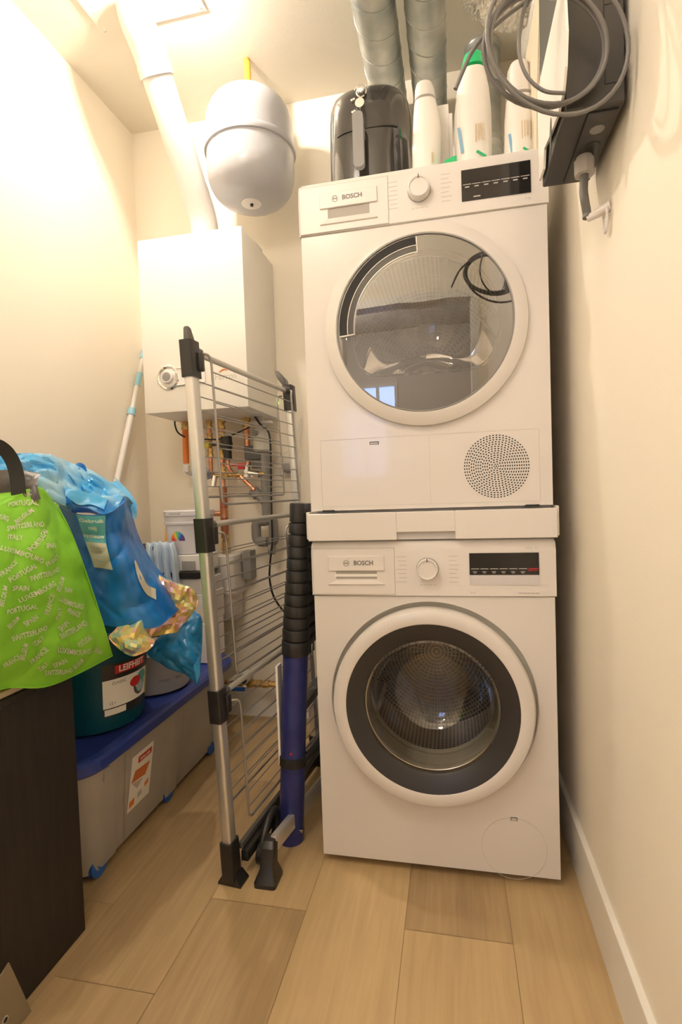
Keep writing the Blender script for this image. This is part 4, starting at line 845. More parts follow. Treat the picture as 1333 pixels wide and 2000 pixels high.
# label angles: photo x 218..287 on the side towards the right
la0, la1, lz0, lz1 = math.radians(-44), math.radians(24), .392, .536
LB = lambda u, v, h=0: onbucket(la0+(la1-la0)*u, lz0+(lz1-lz0)*v, h)
def patch(par, name, u0, u1, v0, v1, m, h, n=10):
    b = new_bm(); V_ = [[b.verts.new(LB(u0+(u1-u0)*i/n, v0+(v1-v0)*j/4, h)) for i in range(n+1)] for j in range(5)]
    for j in range(4):
        for i in range(n): b.faces.new((V_[j][i], V_[j][i+1], V_[j+1][i+1], V_[j+1][i]))
    return obj(name, b, m, par)
lb = patch(bk, 'label', 0, 1, 0, 1, m_black, .0002); patch(lb, 'label_picture', 0, .90, .16, .70, m_whitepr, .0005); patch(lb, 'label_side', .91, 1, .12, .70, mat('yellow_print', (.55, .48, .10), .5), .0005)
patch(lb, 'red_header', .19, .83, .79, .95, m_red, .0005); patch(lb, 'barcode', .02, .38, .02, .14, m_whitepr, .0005)
aw = (la1-la0)*.143
b = new_bm(); text_bm(b, 'LEIFHEIT', .0235, lambda a, q, h: LB(.51+a/aw*1.0, .87+q/(lz1-lz0), .0009), bold=.0006); obj('lettering', b, m_whitepr, lb, smooth=False)
b = new_bm(); text_bm(b, 'CLASSIC', .011, lambda a, q, h: LB(.26+a/aw, .62+q/(lz1-lz0), .0009)); text_bm(b, '12 l', .012, lambda a, q, h: LB(.14+a/aw, .24+q/(lz1-lz0), .0009)); obj('small_print', b, m_dgrey, lb, smooth=False)
def blob(par, name, cu, cv, ru, rv, m, h):
    b = new_bm(); c = b.verts.new(LB(cu, cv, h)); R_ = [b.verts.new(LB(cu+ru*math.cos(2*PI*k/20), cv+rv*math.sin(2*PI*k/20), h)) for k in range(20)]
    for k in range(20): b.faces.new((c, R_[k], R_[(k+1) % 20]))
    obj(name, b, m, par)
blob(lb, 'dark_picture', .68, .42, .15, .20, m_dgrey, .0008); blob(lb, 'teal_picture', .74, .56, .13, .12, mat('teal_print', (.10, .36, .36), .5), .0011); blob(lb, 'pale_picture', .70, .38, .10, .11, mat('pale_teal_print', (.35, .55, .58), .5), .0012); blob(lb, 'red_badge', .57, .52, .12, .10, m_red, .0014)
# frosted tub behind the bucket
tb = thing('frosted_tub', 'low frosted white plastic tub on the blue crate lid behind the teal bucket', 'tub', (-.66, .30, .348))
b = new_bm(); lathe(b, [(.001, .3485), (.106, .3485), (.112, .353), (.120, .47), (.124, .478), (.117, .478), (.108, .36), (.001, .357)], (-.638, .272, 0), seg=64); obj('shell', b, mat('frosted_white', (.42, .42, .44), .4), tb)
b = new_bm(); text_bm(b, 'freeze  -  wash', .014, lambda a, q, h: Vector((-.638+.1165*math.cos(-.55+a/.117), .272+.1165*math.sin(-.55+a/.117), .395+q))); obj('lettering', b, m_greyprint, tb, smooth=False)

# ================================================================ stack behind: dark crate with cloth, boxes, paint bucket
dc = thing('dark_crate', 'dark grey open crate behind the blue bag with a pale blue cloth over its edge', 'crate', (-.83, .60, .348))
b = new_bm(); loft(b, [[(x, y, z) for x, y in rrect(-.965-e, -.752+e, .50-e, .62+e, .03)] for z, e in ((.3485, -.015), (.355, -.012), (.775, 0), (.78, .008), (.795, .008))], True, False); loft(b, [[(x, y, z) for x, y in rrect(-.965-e, -.752+e, .50-e, .62+e, .03)] for z, e in ((.795, .008), (.794, -.004), (.40, -.02))], False, True); obj('shell', b, m_dgrey, dc)
b = new_bm(); tube(b, spline([Vector((-.748, .50, .76)), Vector((-.742, .49, .70)), Vector((-.755, .485, .64))], 6), .003, 8); obj('wire_handle', b, m_black, dc)
cy_ = .485
fo_ = lambda y, x0, x1, d0, amp: [(x0+(x1-x0)*k/8, y+3*(k % 2)+abs(k-4)*.6, cy_+d0+amp*(-1 if k % 2 else 1)) for k in range(9)]
G = px_grid([fo_(1064, 290, 334, .07, .0), fo_(1057, 286, 338, .01, .010), fo_(1078, 284, 345, -.004, .016), fo_(1105, 286, 349, -.004, .018), fo_(1135, 292, 351, -.004, .018), fo_(1168, 298, 354, -.004, .016)])
b = new_bm(); pillow(b, G, (0, .005, 0), 64, 30, (18, .003), 3, 1); tag(obj('cleaning_cloth', b, m_cloth, angle=60), 'pale blue cloth hanging over the edge of the dark crate', 'cloth')
def carton(name, label, cat, x0, x1, y0, y1, z0, z1, m, rot=0, bev=.002):
    t = thing(name, label, cat, ((x0+x1)/2, (y0+y1)/2, z0)); b = new_bm(); box(b, x0, x1, y0, y1, z0, z1, bev, 1)
    if rot: bmesh.ops.rotate(b, cent=((x0+x1)/2, (y0+y1)/2, z0), matrix=Matrix.Rotation(rot, 3, 'Z'), verts=b.verts)
    obj('carton', b, m, t, smooth=False); return t
pb = pz(352, 1040, .60)
c1 = carton('flat_carton', 'lowest white carton in the stack behind the bags', 'box', -.735, -.56, .50, .66, .3485, .50, m_whitep)
c2 = carton('flat_carton', 'middle light carton with dark print in the stack under the paint bucket', 'box', -.730, -.555, .505, .66, .501, .61, mat('pale_carton', (.60, .57, .54), .6))
b = new_bm(); text_bm(b, 'NITENTE', .022, lambda a, q, h: Vector((-.672+a, .5045, .586+q)), bold=.0006); obj('lettering', b, m_greyprint, c2, smooth=False); b = new_bm(); box(b, -.725, -.60, .5042, .505, .557, .564); obj('dark_band', b, m_red, c2, smooth=False)
c3 = carton('flat_carton', 'grey carton directly below the black tray in the stack', 'box', -.728, -.56, .51, .66, .611, .668, m_lightgrey)
b = new_bm(); loft(b, [[(x, y, z) for x, y in rrect(-.745-e, -.575+e, .50-e, .66+e, .02)] for z, e in ((.669, -.01), (.672, 0), (.690, .006), (.695, .006))]); tr = tag(obj('black_tray', b, m_black), 'black shallow tray in the stack below the paint bucket', 'tray')
c4 = carton('tilted_carton', 'white carton with grey label lying under the paint bucket', 'box', -.775, -.57, .52, .66, .696, .757, m_whitep, .10)
b = new_bm(); text_bm(b, 'Stijlvol', .02, lambda a, q, h: Vector((-.72+a, .5045, .732+q))); obj('lettering', b, m_greyprint, c4, smooth=False)
b = new_bm(); box(b, -.655, -.60, .515, .5165, .700, .735); obj('grey_label', b, m_grey, c4, smooth=False)
pk = thing('paint_bucket', 'white paint bucket with a rainbow colour fan, on top of the stack behind the bags', 'paint bucket', (-.70, .61, .758))
b = new_bm(); lathe(b, [(.001, .758), (.080, .758), (.084, .762), (.093, .872), (.097, .874), (.098, .882), (.094, .884), (.095, .905), (.099, .908), (.099, .925), (.096, .929), (.001, .929)], (-.668, .615, 0), seg=56); obj('tub', b, mat('lilac_white_plastic', (.60, .60, .66), .35), pk)
ONP = lambda a, z, h=.0008: Vector((-.668+(.0845+(z-.762)*.08+h)*math.cos(a), .615+(.0845+(z-.762)*.08+h)*math.sin(a), z))
ac = math.radians(-94)
cols = [(.65, .05, .03), (.75, .20, .03), (.80, .60, .05), (.15, .50, .15), (.05, .30, .60), (.05, .08, .35), (.12, .04, .25)]
for k, c in enumerate(cols):
    b = new_bm(); n = 5; ws = [PI-(PI*(k+i/n)/7) for i in range(n+1)]
    I = [b.verts.new(ONP(ac+.007*math.cos(t)/.09, .812+.007*math.sin(t))) for t in ws]; O = [b.verts.new(ONP(ac+.030*math.cos(t)/.09, .812+.036*math.sin(t))) for t in ws]
    for i in range(n): b.faces.new((I[i], I[i+1], O[i+1], O[i]))
    obj('colour_wedge', b, mat('fan_colour_%d' % k, c, .5), pk)
b = new_bm(); text_bm(b, 'universal', .014, lambda a, q, h: Vector((-.668+.0995*math.cos(math.radians(-96)+a/.099), .615+.0995*math.sin(math.radians(-96)+a/.099), .917+q))); obj('lettering', b, m_greyprint, pk, smooth=False)
b = new_bm(); q = pz(326, 1030, .60); loft(b, [[(q.x-.012+i*.0, .60, .795), (q.x-.004, .60, .79), (q.x+.010, .62, .905), (q.x-.017, .62, .91)], [(q.x-.012, .606, .795), (q.x-.004, .606, .79), (q.x+.010, .626, .905), (q.x-.017, .626, .91)]]); tag(obj('yellow_card', b, mat('amber_card', (.80, .38, .03), .5), smooth=False), 'amber yellow strip standing behind the left side of the paint bucket', 'card')

# ================================================================ bags
def gx(rows): return [[at(x, y, 'x', d) if isinstance(d, float) else Vector(d) for (x, y, d) in r] for r in rows]
xa_ = -.455
GG = gx([[(-90, 1395, -.47), (0, 1346, -.462), (85, 1342, -.452), (150, 1317, -.455), (219, 1281, -.462)],
         [(-90, 1290, -.43), (5, 1262, -.425), (85, 1250, -.422), (145, 1238, -.430), (200, 1215, -.450)],
         [(-90, 1180, -.43), (5, 1165, -.420), (75, 1150, -.418), (128, 1140, -.428), (168, 1120, -.452)],
         [(-90, 1080, -.45), (3, 1070, -.440), (60, 1052, -.438), (102, 1045, -.448), (138, 1040, -.470)],
         [(-90, 1030, -.49), (0, 985, -.475), (40, 967, -.472), (76, 951, -.474), (109, 984, -.492)]])
gb = thing('green_shopping_bag', 'bright green shopping bag printed with white country names, slumped on the dark cabinet', 'bag', (-.56, -.40, .62))
b = new_bm(); pillow(b, GG, (-.17, .03, .022), 60, 60, (7, .013), 2, .25); obj('bag_body', b, m_green, gb, angle=70)
def on_grid(G, u, v, h):
    p = grid_eval(G, u, v); du = grid_eval(G, min(1, u+.01), v)-grid_eval(G, max(0, u-.01), v); dv = grid_eval(G, u, min(1, v+.01))-grid_eval(G, u, max(0, v-.01)); n = du.cross(dv).normalized()
    if n.x < 0: n = -n
    return p+n*h
words = [('PORTUGAL', 42, 983, 3, 60), ('BELGIUM', 47, 1008, 38, 47), ('BOURG', 4, 1010, -15, 30), ('SWITZERLAND', 52, 1026, 8, 76), ('ITALY', 31, 1050, -2, 35), ('PORTUGAL', 74, 1053, 48, 54), ('SPAIN', 94, 1065, -3, 27), ('LUXEMBOURG', 42, 1081, -17, 79),
         ('FRANCE', 99, 1094, 33, 33), ('FRANCE', 19, 1111, 40, 47), ('PORTUGAL', 46, 1119, 33, 60), ('SWITZERLAND', 90, 1121, 18, 63), ('BELGIUM', 118, 1141, 60, 35), ('SPAIN', 43, 1150, 0, 38), ('LUXEMBOURG', 76, 1155, 30, 76), ('SPAIN', 133, 1153, -3, 19),
         ('BELGIUM', 6, 1164, 70, 47), ('LUXEMBOURG', 137, 1179, -22, 50), ('FRANCE', 96, 1180, 78, 44), ('PORTUGAL', 44, 1190, 10, 66), ('ITALY', 116, 1199, 85, 32), ('FRANCE', 143, 1197, -22, 28), ('SPAIN', 63, 1213, 38, 35), ('BELGIUM', 27, 1216, 40, 35), ('SPAIN', 126, 1223, 45, 28),
         ('SWITZERLAND', 142, 1232, 28, 60), ('SWITZERLAND', 63, 1238, 17, 80), ('ITALY', 77, 1253, 33, 33), ('LUXEMBOURG', 138, 1272, -5, 60), ('BELGIUM', 46, 1272, 72, 38), ('FRANCE', 76, 1281, 42, 45), ('PORTUGAL', 160, 1252, 35, 32), ('SPAIN', 188, 1272, -25, 24), ('ITALY', 83, 1302, 45, 25),
         ('SPAIN', 113, 1294, 30, 33), ('BELGIUM', 146, 1295, 40, 28), ('SWITZERLAND', 112, 1312, 10, 50), ('ITALY', 56, 964, 25, 20), ('FRANCE', 20, 1290, 30, 40), ('PORTUGAL', -30, 1250, 20, 60), ('SPAIN', -20, 1200, 10, 35), ('SWITZERLAND', -35, 1120, 25, 70), ('ITALY', -30, 1060, 30, 35)]
GPX = [[Vector((x, y, 0)) for x, y in r] for r in (((-90, 1395), (0, 1346), (85, 1342), (150, 1317), (219, 1281)), ((-90, 1290), (5, 1262), (85, 1250), (145, 1238), (200, 1215)), ((-90, 1180), (5, 1165), (75, 1150), (128, 1140), (168, 1120)), ((-90, 1080), (3, 1070), (60, 1052), (102, 1045), (138, 1040)), ((-90, 1030), (0, 985), (40, 967), (76, 951), (109, 984)))]
b = new_bm()
for (w_, cx_, cy2, r, ln) in words:
    u, v = .5, .5
    for _ in range(12):
        p = grid_eval(GPX, u, v); e_ = .01; pu = (grid_eval(GPX, min(u+e_, 1), v)-grid_eval(GPX, max(0, u-e_), v))/(min(u+e_, 1)-max(0, u-e_)); pv = (grid_eval(GPX, u, min(1, v+e_))-grid_eval(GPX, u, max(0, v-e_)))/(min(1, v+e_)-max(0, v-e_))
        det = pu.x*pv.y-pu.y*pv.x; dx, dy2 = cx_-p.x, cy2-p.y; u = min(.98, max(.02, u+(dx*pv.y-dy2*pv.x)/det)); v = min(.98, max(.02, v+(pu.x*dy2-pu.y*dx)/det))
    cr, sr = math.cos(math.radians(r)), math.sin(math.radians(r)); sx_ = ln/(len(w_)*.66)
    def fn(a, q, h, u=u, v=v, cr=cr, sr=sr, sx_=sx_, pu=pu, pv=pv, det=det):
        a, q = a*sx_, q*13.5+math.sin(a*9+u*40)*.8; dx, dy_ = a*cr-q*sr, -(a*sr+q*cr)
        uu, vv_ = u+(dx*pv.y-dy_*pv.x)/det, v+(pu.x*dy_-pu.y*dx)/det; uu, vv_ = min(.995, max(.005, uu)), min(.995, max(.005, vv_))
        e = min(1, (16*uu*(1-uu)*vv_*(1-vv_))**.5); p = grid_eval(GG, uu, vv_); wv = crumple(p, 7, .013, 2)*(.35+.65*e); n = Vector((-.17, .03, .022)).normalized()
        return p-n*(wv+.0026)
    text_bm(b, w_, 1.0, fn, bold=.012)
obj('lettering', b, m_cream, gb, smooth=False)
# seam piping along the lower right and side edges
b = new_bm(); tube(b, [on_grid(GG, .995, k/20, .001) for k in range(21)], .0018, 6); tube(b, [on_grid(GG, k/24, .006, .001) for k in range(25)], .0018, 6); obj('edge_seam', b, m_green, gb)
def strap(pts, w_, nrm, th=.0016):
    P_ = spline(pts, 8); b = new_bm(); lo = []
    for i, p in enumerate(P_):
        t = (P_[min(i+1, len(P_)-1)]-P_[max(i-1, 0)]).normalized(); s = t.cross(Vector(nrm)).normalized(); n = s.cross(t)
        lo.append([p+s*w_+n*th, p-s*w_+n*th, p-s*w_-n*th, p+s*w_-n*th])
    loft(b, lo); return b
hp = [at(-40, 905, 'x', -.50), at(-12, 872, 'x', -.50), at(8, 878, 'x', -.495), at(24, 900, 'x', -.49), at(33, 930, 'x', -.485), at(37, 972, 'x', -.480)]
b = strap(hp, .013, (.62, -.78, 0)); obj('handle', b, m_blacksoft, gb)
b = new_bm(); G = px_grid([[(-60, 1000, -.42), (0, 1000, -.42), (40, 985, -.42), (80, 975, -.40)], [(-60, 960, -.42), (0, 950, -.42), (30, 948, -.41), (72, 945, -.39)], [(-60, 915, -.40), (0, 918, -.40), (32, 916, -.39), (80, 925, -.36)]]); pillow(b, G, (-.06, .05, 0), 20, 14, (20, .008), 5); tag(obj('dark_plastic_bag', b, mat('dark_liner', (.06, .055, .055), .35), angle=60), 'dark crumpled plastic sticking out of the green bag', 'bag')
# light blue crumpled bag on top
G = px_grid([[(-60, 985, -.36), (20, 962, -.34), (80, 960, -.32), (115, 985, -.28), (160, 990, -.22), (205, 1004, -.16), (232, 998, -.14)],
             [(-60, 960, -.34), (30, 940, -.33), (85, 935, -.30), (125, 958, -.26), (168, 968, -.19), (212, 976, -.12), (240, 975, -.10)],
             [(-60, 925, -.30), (25, 908, -.30), (95, 905, -.27), (130, 925, -.20), (165, 938, -.14), (215, 960, -.08), (250, 972, -.07)],
             [(-60, 895, -.22), (30, 884, -.22), (100, 890, -.18), (140, 903, -.12), (172, 914, -.08), (218, 944, -.05), (258, 980, -.05)]])
lbg = thing('light_blue_bag', 'light blue crumpled plastic bag draped behind the green bag', 'bag', (-.72, -.2, .85))
b = new_bm(); pillow(b, G, (-.03, .10, -.04), 64, 40, (13, .034), 8, .12); obj('bag_body', b, m_cyanbag, lbg, angle=22)
G2 = px_grid([[(204, 940, -.02), (235, 990, -.03), (258, 1012, -.04)], [(225, 940, 0), (250, 975, -.01), (266, 1012, -.02)], [(222, 930, .02), (254, 962, .01), (267, 985, .0)]])
b = new_bm(); pillow(b, G2, (-.01, .02, 0), 16, 12, (20, .004), 1); obj('bag_flap', b, m_cyanbag, lbg, angle=40)
b = strap([at(140, 925, 'y', -.14), at(150, 914, 'y', -.12), at(160, 916, 'y', -.11), at(158, 940, 'y', -.12), at(142, 965, 'y', -.16)], .012, (0, -1, .2)); obj('handle', b, m_bluebag, lbg)
# folded light blue sheet edge across the mouth of the blue bag
G = px_grid([[(128, 968, -.26), (152, 985, -.25), (178, 985, -.24), (203, 995, -.23)], [(126, 950, -.25), (156, 958, -.24), (185, 966, -.22), (210, 975, -.21)]])
b = new_bm(); pillow(b, G, (-.01, .02, -.01), 24, 8, (14, .004), 3, .5); obj('fold', b, m_cyanbag, lbg, angle=40)
# blue shopping bag with label
bb = thing('blue_shopping_bag', 'blue plastic shopping bag with a pale reuse label, standing on the teal bucket', 'bag', (-.62, -.1, .62))
GB = px_grid([[(188, 1216, -.16), (222, 1224, -.16), (262, 1226, -.15), (305, 1226, -.12), (335, 1205, -.06), (352, 1188, .0)],
              [(168, 1165, -.17), (200, 1175, -.18), (240, 1180, -.18), (285, 1175, -.14), (318, 1160, -.06), (333, 1160, .0)],
              [(148, 1105, -.19), (182, 1108, -.20), (220, 1112, -.20), (258, 1110, -.16), (285, 1100, -.07), (300, 1100, .0)],
              [(132, 1050, -.21), (164, 1056, -.22), (208, 1060, -.22), (242, 1055, -.17), (262, 1045, -.08), (271, 1045, .0)],
              [(112, 978, -.23), (146, 1002, -.24), (206, 1004, -.24), (238, 985, -.17), (247, 972, -.08), (252, 978, .0)]])
b = new_bm(); pillow(b, GB, (-.14, .16, 0), 56, 56, (9, .020), 4, .06); obj('bag_body', b, m_bluebag, bb, angle=30)
NB = Vector((-.14, .16, 0)).normalized()
def onblue(uu, vv_, h=.0015):
    e = min(1, (16*uu*(1-uu)*vv_*(1-vv_))**.5); p = grid_eval(GB, uu, vv_); return p-NB*(crumple(p, 9, .020, 4)*(.35+.65*e)+h)
def sheet(fn, u0, u1, v0, v1, n=16):
    b = new_bm(); V_ = [[b.verts.new(fn(u0+(u1-u0)*i/n, v0+(v1-v0)*j/n)) for i in range(n+1)] for j in range(n+1)]
    for j in range(n):
        for i in range(n): b.faces.new((V_[j][i], V_[j][i+1], V_[j+1][i+1], V_[j+1][i]))
    return b
lab = obj('label', sheet(lambda u, v: onblue(u, v, .0025), .21, .40, .50, .985, 30), m_cyan, bb)
obj('label_panel', sheet(lambda u, v: onblue(u, v, .0045), .215, .395, .50, .745, 30), m_cream, lab)
lf = lambda s0, cu, cv: (lambda a, q, h: onblue(cu+a/.27, cv+q/.30, .0075))
b = new_bm()
for tx, cv in (('Gebruik', .925), ('mij', .865), ('opnieuw', .80)): text_bm(b, tx, .0135, lf(0, .30, cv), bold=.0003)
obj('lettering', b, m_whitepr, lab, smooth=False)
b = new_bm()
for tx, cv in (('Zonder tas', .70), ('is de', .655), ('wereld', .61), ('mooier', .565)): text_bm(b, tx, .0085, lf(0, .31, cv))
obj('small_print', b, m_bprint, lab, smooth=False)
b = strap([at(116, 985, 'y', -.24), at(122, 975, 'y', -.25), at(134, 983, 'y', -.26), at(136, 996, 'y', -.25)], .008, (0, -1, 0)); obj('handle', b, m_bluebag, bb)
GBX = [[Vector((x, y, 0)) for x, y in r] for r in (((188, 1216), (222, 1224), (262, 1226), (305, 1226), (335, 1205), (352, 1188)), ((168, 1165), (200, 1175), (240, 1180), (285, 1175), (318, 1160), (333, 1160)), ((148, 1105), (182, 1108), (220, 1112), (258, 1110), (285, 1100), (300, 1100)), ((132, 1050), (164, 1056), (208, 1060), (242, 1055), (262, 1045), (271, 1045)), ((112, 978), (146, 1002), (206, 1004), (238, 985), (247, 972), (252, 978)))]
def inv(PX, x, y):
    u, v = .5, .5
    for _ in range(14):
        p = grid_eval(PX, u, v); e_ = .01; u0, u1, v0, v1 = max(0, u-e_), min(1, u+e_), max(0, v-e_), min(1, v+e_); pu = (grid_eval(PX, u1, v)-grid_eval(PX, u0, v))/(u1-u0); pv = (grid_eval(PX, u, v1)-grid_eval(PX, u, v0))/(v1-v0)
        det = pu.x*pv.y-pu.y*pv.x; dx, dy2 = x-p.x, y-p.y; u = min(.99, max(.01, u+(dx*pv.y-dy2*pv.x)/det)); v = min(.99, max(.01, v+(pu.x*dy2-pu.y*dx)/det))
    return u, v
def pxpatch(fn, PX, inner, outer, n=14):
    b = new_bm(); A = [fn(*inv(PX, p.x, p.y)) for p in spline([Vector((x, y, 0)) for x, y in inner], n)]; B = [fn(*inv(PX, p.x, p.y)) for p in spline([Vector((x, y, 0)) for x, y in outer], n)]
    rows_ = [[b.verts.new(a.lerp(c, k/5)) for a, c in zip(A, B)] for k in range(6)]
    for k in range(5):
        for i in range(len(A)-1): b.faces.new((rows_[k][i], rows_[k][i+1], rows_[k+1][i+1], rows_[k+1][i]))
    return b
obj('pale_print', pxpatch(lambda u, v: onblue(u, v, .004), GBX, [(262, 1092), (274, 1118), (288, 1142), (304, 1150)], [(260, 1096), (268, 1130), (286, 1160), (306, 1172)]), m_cream, bb)
# blue panel with pale print towards the right
G = px_grid([[(268, 1120, .02), (296, 1168, .03), (340, 1200, .06)], [(266, 1095, .04), (300, 1130, .05), (350, 1180, .08)], [(273, 1068, .06), (312, 1115, .07), (357, 1160, .10)]])
b = new_bm(); pillow(b, G, (-.02, .03, 0), 20, 16, (14, .004), 6, .3); pn = obj('side_panel', b, m_bluebag, bb, angle=60)
# loose blue bag hanging below
lo_ = thing('loose_blue_bag', 'loose mid-blue plastic bag hanging over the frosted tub beside the drying rack', 'bag', (-.6, .12, .5))
G = px_grid([[(292, 1283, .05), (325, 1303, .05), (362, 1318, .05), (386, 1338, .06)],
             [(285, 1270, .05), (320, 1280, .03), (360, 1295, .03), (390, 1325, .05)],
             [(300, 1258, .06), (335, 1262, .04), (372, 1272, .04), (392, 1300, .06)],
             [(320, 1235, .10), (345, 1225, .08), (375, 1240, .08), (395, 1262, .10)],
             [(350, 1205, .13), (370, 1195, .12), (388, 1200, .12), (396, 1215, .13)]])
b = new_bm(); pillow(b, G, (-.04, .08, 0), 40, 40, (16, .016), 11, .15); obj('bag_body', b, mat('mid_blue_bag', (.02, .24, .55), .3, bump=(30, .35, .006)), lo_, angle=40)
b = new_bm(); G = px_grid([[(378, 1300, .03), (385, 1335, .03)], [(390, 1285, .03), (391, 1318, .03)]]); pillow(b, G, (-.01, .02, 0), 8, 8, (20, .003), 2); obj('corner_tip', b, m_cyanbag, lo_, angle=40)
# holographic foil: two crumpled pieces
def holo(rows, label, seed):
    b = new_bm(); pillow(b, px_grid(rows), (-.01, .02, -.004), 13, 10, (22, .022), seed, .2); tag(obj('holographic_wrap', b, m_holo, angle=8), label, 'gift wrap')
holo([[(226, 1262, -.19), (244, 1276, -.19), (262, 1282, -.18), (288, 1272, -.16)], [(212, 1245, -.19), (240, 1252, -.20), (266, 1262, -.19), (298, 1262, -.14)], [(222, 1232, -.17), (240, 1236, -.18), (268, 1240, -.17), (302, 1250, -.12)], [(240, 1215, -.15), (258, 1213, -.15), (280, 1210, -.14), (284, 1236, -.10)]], 'orange shimmering piece of crumpled holographic foil on the teal bucket rim', 3)
holo([[(272, 1250, -.07), (325, 1238, -.04), (345, 1235, -.02), (352, 1225, .0)], [(296, 1212, -.055), (338, 1204, -.02), (365, 1200, .01), (372, 1205, .03)], [(318, 1176, -.035), (350, 1180, .0), (375, 1180, .03), (386, 1180, .05)], [(322, 1160, -.02), (345, 1152, .01), (372, 1148, .04), (386, 1165, .06)]], 'green and silver shimmering holographic foil beside the blue shopping bag', 9)
holo([[(312, 1176, -.03), (338, 1184, -.02), (352, 1190, .0)], [(302, 1128, -.02), (335, 1140, .0), (370, 1150, .03)], [(305, 1118, .0), (330, 1132, .02), (375, 1146, .05)]], 'pointed yellow piece of holographic foil sticking up below the pale blue cloth', 14)

# ================================================================ air fryer
af = thing('air_fryer', 'glossy black air fryer standing on the left side of the dryer top', 'air fryer', (.158, .27, 1.7655))
FX, FY = .158, .285
def sq(rx, ry, z, e=3.2, n=72):
    out = []
    for k in range(n):
        a = 2*PI*k/n; c, s = math.cos(a), math.sin(a); r = (abs(c)**e+abs(s)**e)**(-1/e); out.append((FX+rx*r*c, FY+ry*r*s, z))
    return out
b = new_bm(); loft(b, [sq(rx, ry, z, e) for z, rx, ry, e in ((1.766, .118, .133, 3), (1.770, .122, .137, 3), (1.80, .124, .139, 3), (1.97, .1215, .137, 3), (2.03, .1205, .136, 3), (2.062, .118, .133, 3), (2.082, .111, .127, 3), (2.094, .099, .116, 3), (2.100, .08, .10, 2.8), (2.103, .02, .03, 2))]); obj('housing', b, m_blackgl, af)
fy = lambda z, e=0: FY-.1375+(.0 if z < 1.97 else (z-1.97)*.06)-e
b = new_bm()
for k in (0,):
    loft(b, [[(x, fy(1.97, .0012)+.0025*((x-FX)/.09)**4*8, z) for x in [FX-.085+.170*i/20 for i in range(21)]]+[(x, fy(1.97, .0005)+.0025*((x-FX)/.09)**4*8+.002, z) for x in [FX+.085-.170*i/20 for i in range(21)]] for z in (1.966, 1.968)])
bs = obj('basket_seam', b, m_black, af, smooth=False)
b = new_bm(); hx = at(700, 270, 'y', .10).x; hz0, hz1 = at(702, 326, 'y', .10).z, at(702, 216, 'y', .10).z
loft(b, [[(hx+a, y, z) for a, z in rrect(-.0145, .0145, hz0, hz1, .012)] for y in (.098, .100, .116)]); loft(b, [[(hx+a, y, z) for a, z in rrect(-.012, .012, hz1-.05, hz1-.012, .006)] for y in (.116, .156)]); hd = obj('handle', b, m_grey, af)
b = new_bm(); q = at(704, 205, 'y', .115); cyl(b, (q.x, .105, q.z), (q.x, .15, q.z), .0125, seg=28); obj('release_button', b, m_chrome, af)
b = new_bm(); q = at(705, 175, 'y', .14); lathe(b, [(.001, -.014), (.0105, -.013), (.0125, -.008), (.0125, .0), (.015, .002)], (q.x, .146, q.z), (0, 1, -.0), 28); obj('timer_knob', b, m_chrome, af)
b = new_bm()
for k in range(7): a = PI*(.15+.7*k/6); box(b, q.x+.020*math.cos(a)-.0008, q.x+.020*math.cos(a)+.0008, .1465, .148, q.z+.014*math.sin(a), q.z+.014*math.sin(a)+.004)
obj('timer_marks', b, m_whitepr, af, smooth=False)
b = new_bm(); 
for dx, dz in ((-.027, 0.0), (-.021, .002), (-.026, -.032), (-.020, -.030)): lathe(b, [(.0032, -.001), (.0026, -.0016)], (q.x+dx, .1478, q.z-.018+dz), (0, 1, 0), 12, cap1=True)
obj('indicator_marks', b, m_whitepr, af)

# ================================================================ bottles and boxes on the dryer
def bottle(name, label, cat, rows, y, dep, m, z0=1.7657, grp=None, parts=()):
    """rows: (photo y, left x, right x) outline of the flat bottle standing at depth y"""
    t = None; pr = []
    for (py, a, c) in rows: p0, p1 = at(a, py, 'y', y), at(c, py, 'y', y); pr.append((p0.z, (p0.x+p1.x)/2, (p1.x-p0.x)/2))
    pr.append((z0+.004, pr[-1][1], pr[-1][2])); pr.append((z0, pr[-1][1], pr[-1][2]*.94))
    t = thing(name, label, cat, (pr[-1][1], y, z0)); return t, pr
def bloft(pr, y, dep, z_hi=9, z_lo=-9, n=40, e=2.4, grow=0):
    P_ = [p for p in pr]; Z_ = [p[0] for p in P_]; out = []
    zz = [Z_[0]+(Z_[-1]-Z_[0])*k/40 for k in range(41)]
    for z in zz:
        if z > z_hi or z < z_lo: continue
        i = max(k for k in range(len(P_)) if P_[k][0] >= z-1e-9); j = min(i+1, len(P_)-1); f = 0 if i == j or P_[i][0] == P_[j][0] else (P_[i][0]-z)/(P_[i][0]-P_[j][0]); cx, hw = P_[i][1]+(P_[j][1]-P_[i][1])*f, P_[i][2]+(P_[j][2]-P_[i][2])*f
        lp = []
        for k in range(n):
            a = 2*PI*k/n; c, s = math.cos(a), math.sin(a); r = (abs(c)**e+abs(s)**e)**(-1/e); lp.append((cx+(hw+grow)*r*c, y+(min(dep, hw*1.1)+grow)*r*s, z))
        out.append(lp)
    b = new_bm(); loft(b, out); return b
t, pr = bottle('spray_bottle', 'slim all-white bottle on the dryer right beside the air fryer', 'bottle', [(166, 818, 838), (170, 814, 844), (182, 811, 849), (205, 810, 852), (230, 808, 858), (260, 807, 862), (300, 806, 862), (345, 806, 860)], .12, .03, m_bottle)
obj('bottle_body', bloft(pr, .12, .03, z_hi=pr[3][0]), m_bottle, t); obj('cap', bloft(pr, .12, .03, z_lo=pr[3][0]), m_whitep, t)
b = new_bm(); q = at(845, 305, 'y', .085); box(b, q.x-.002, q.x+.003, .0885, .0895, q.z-.012, q.z+.012); obj('print', b, m_beige, t, smooth=False)
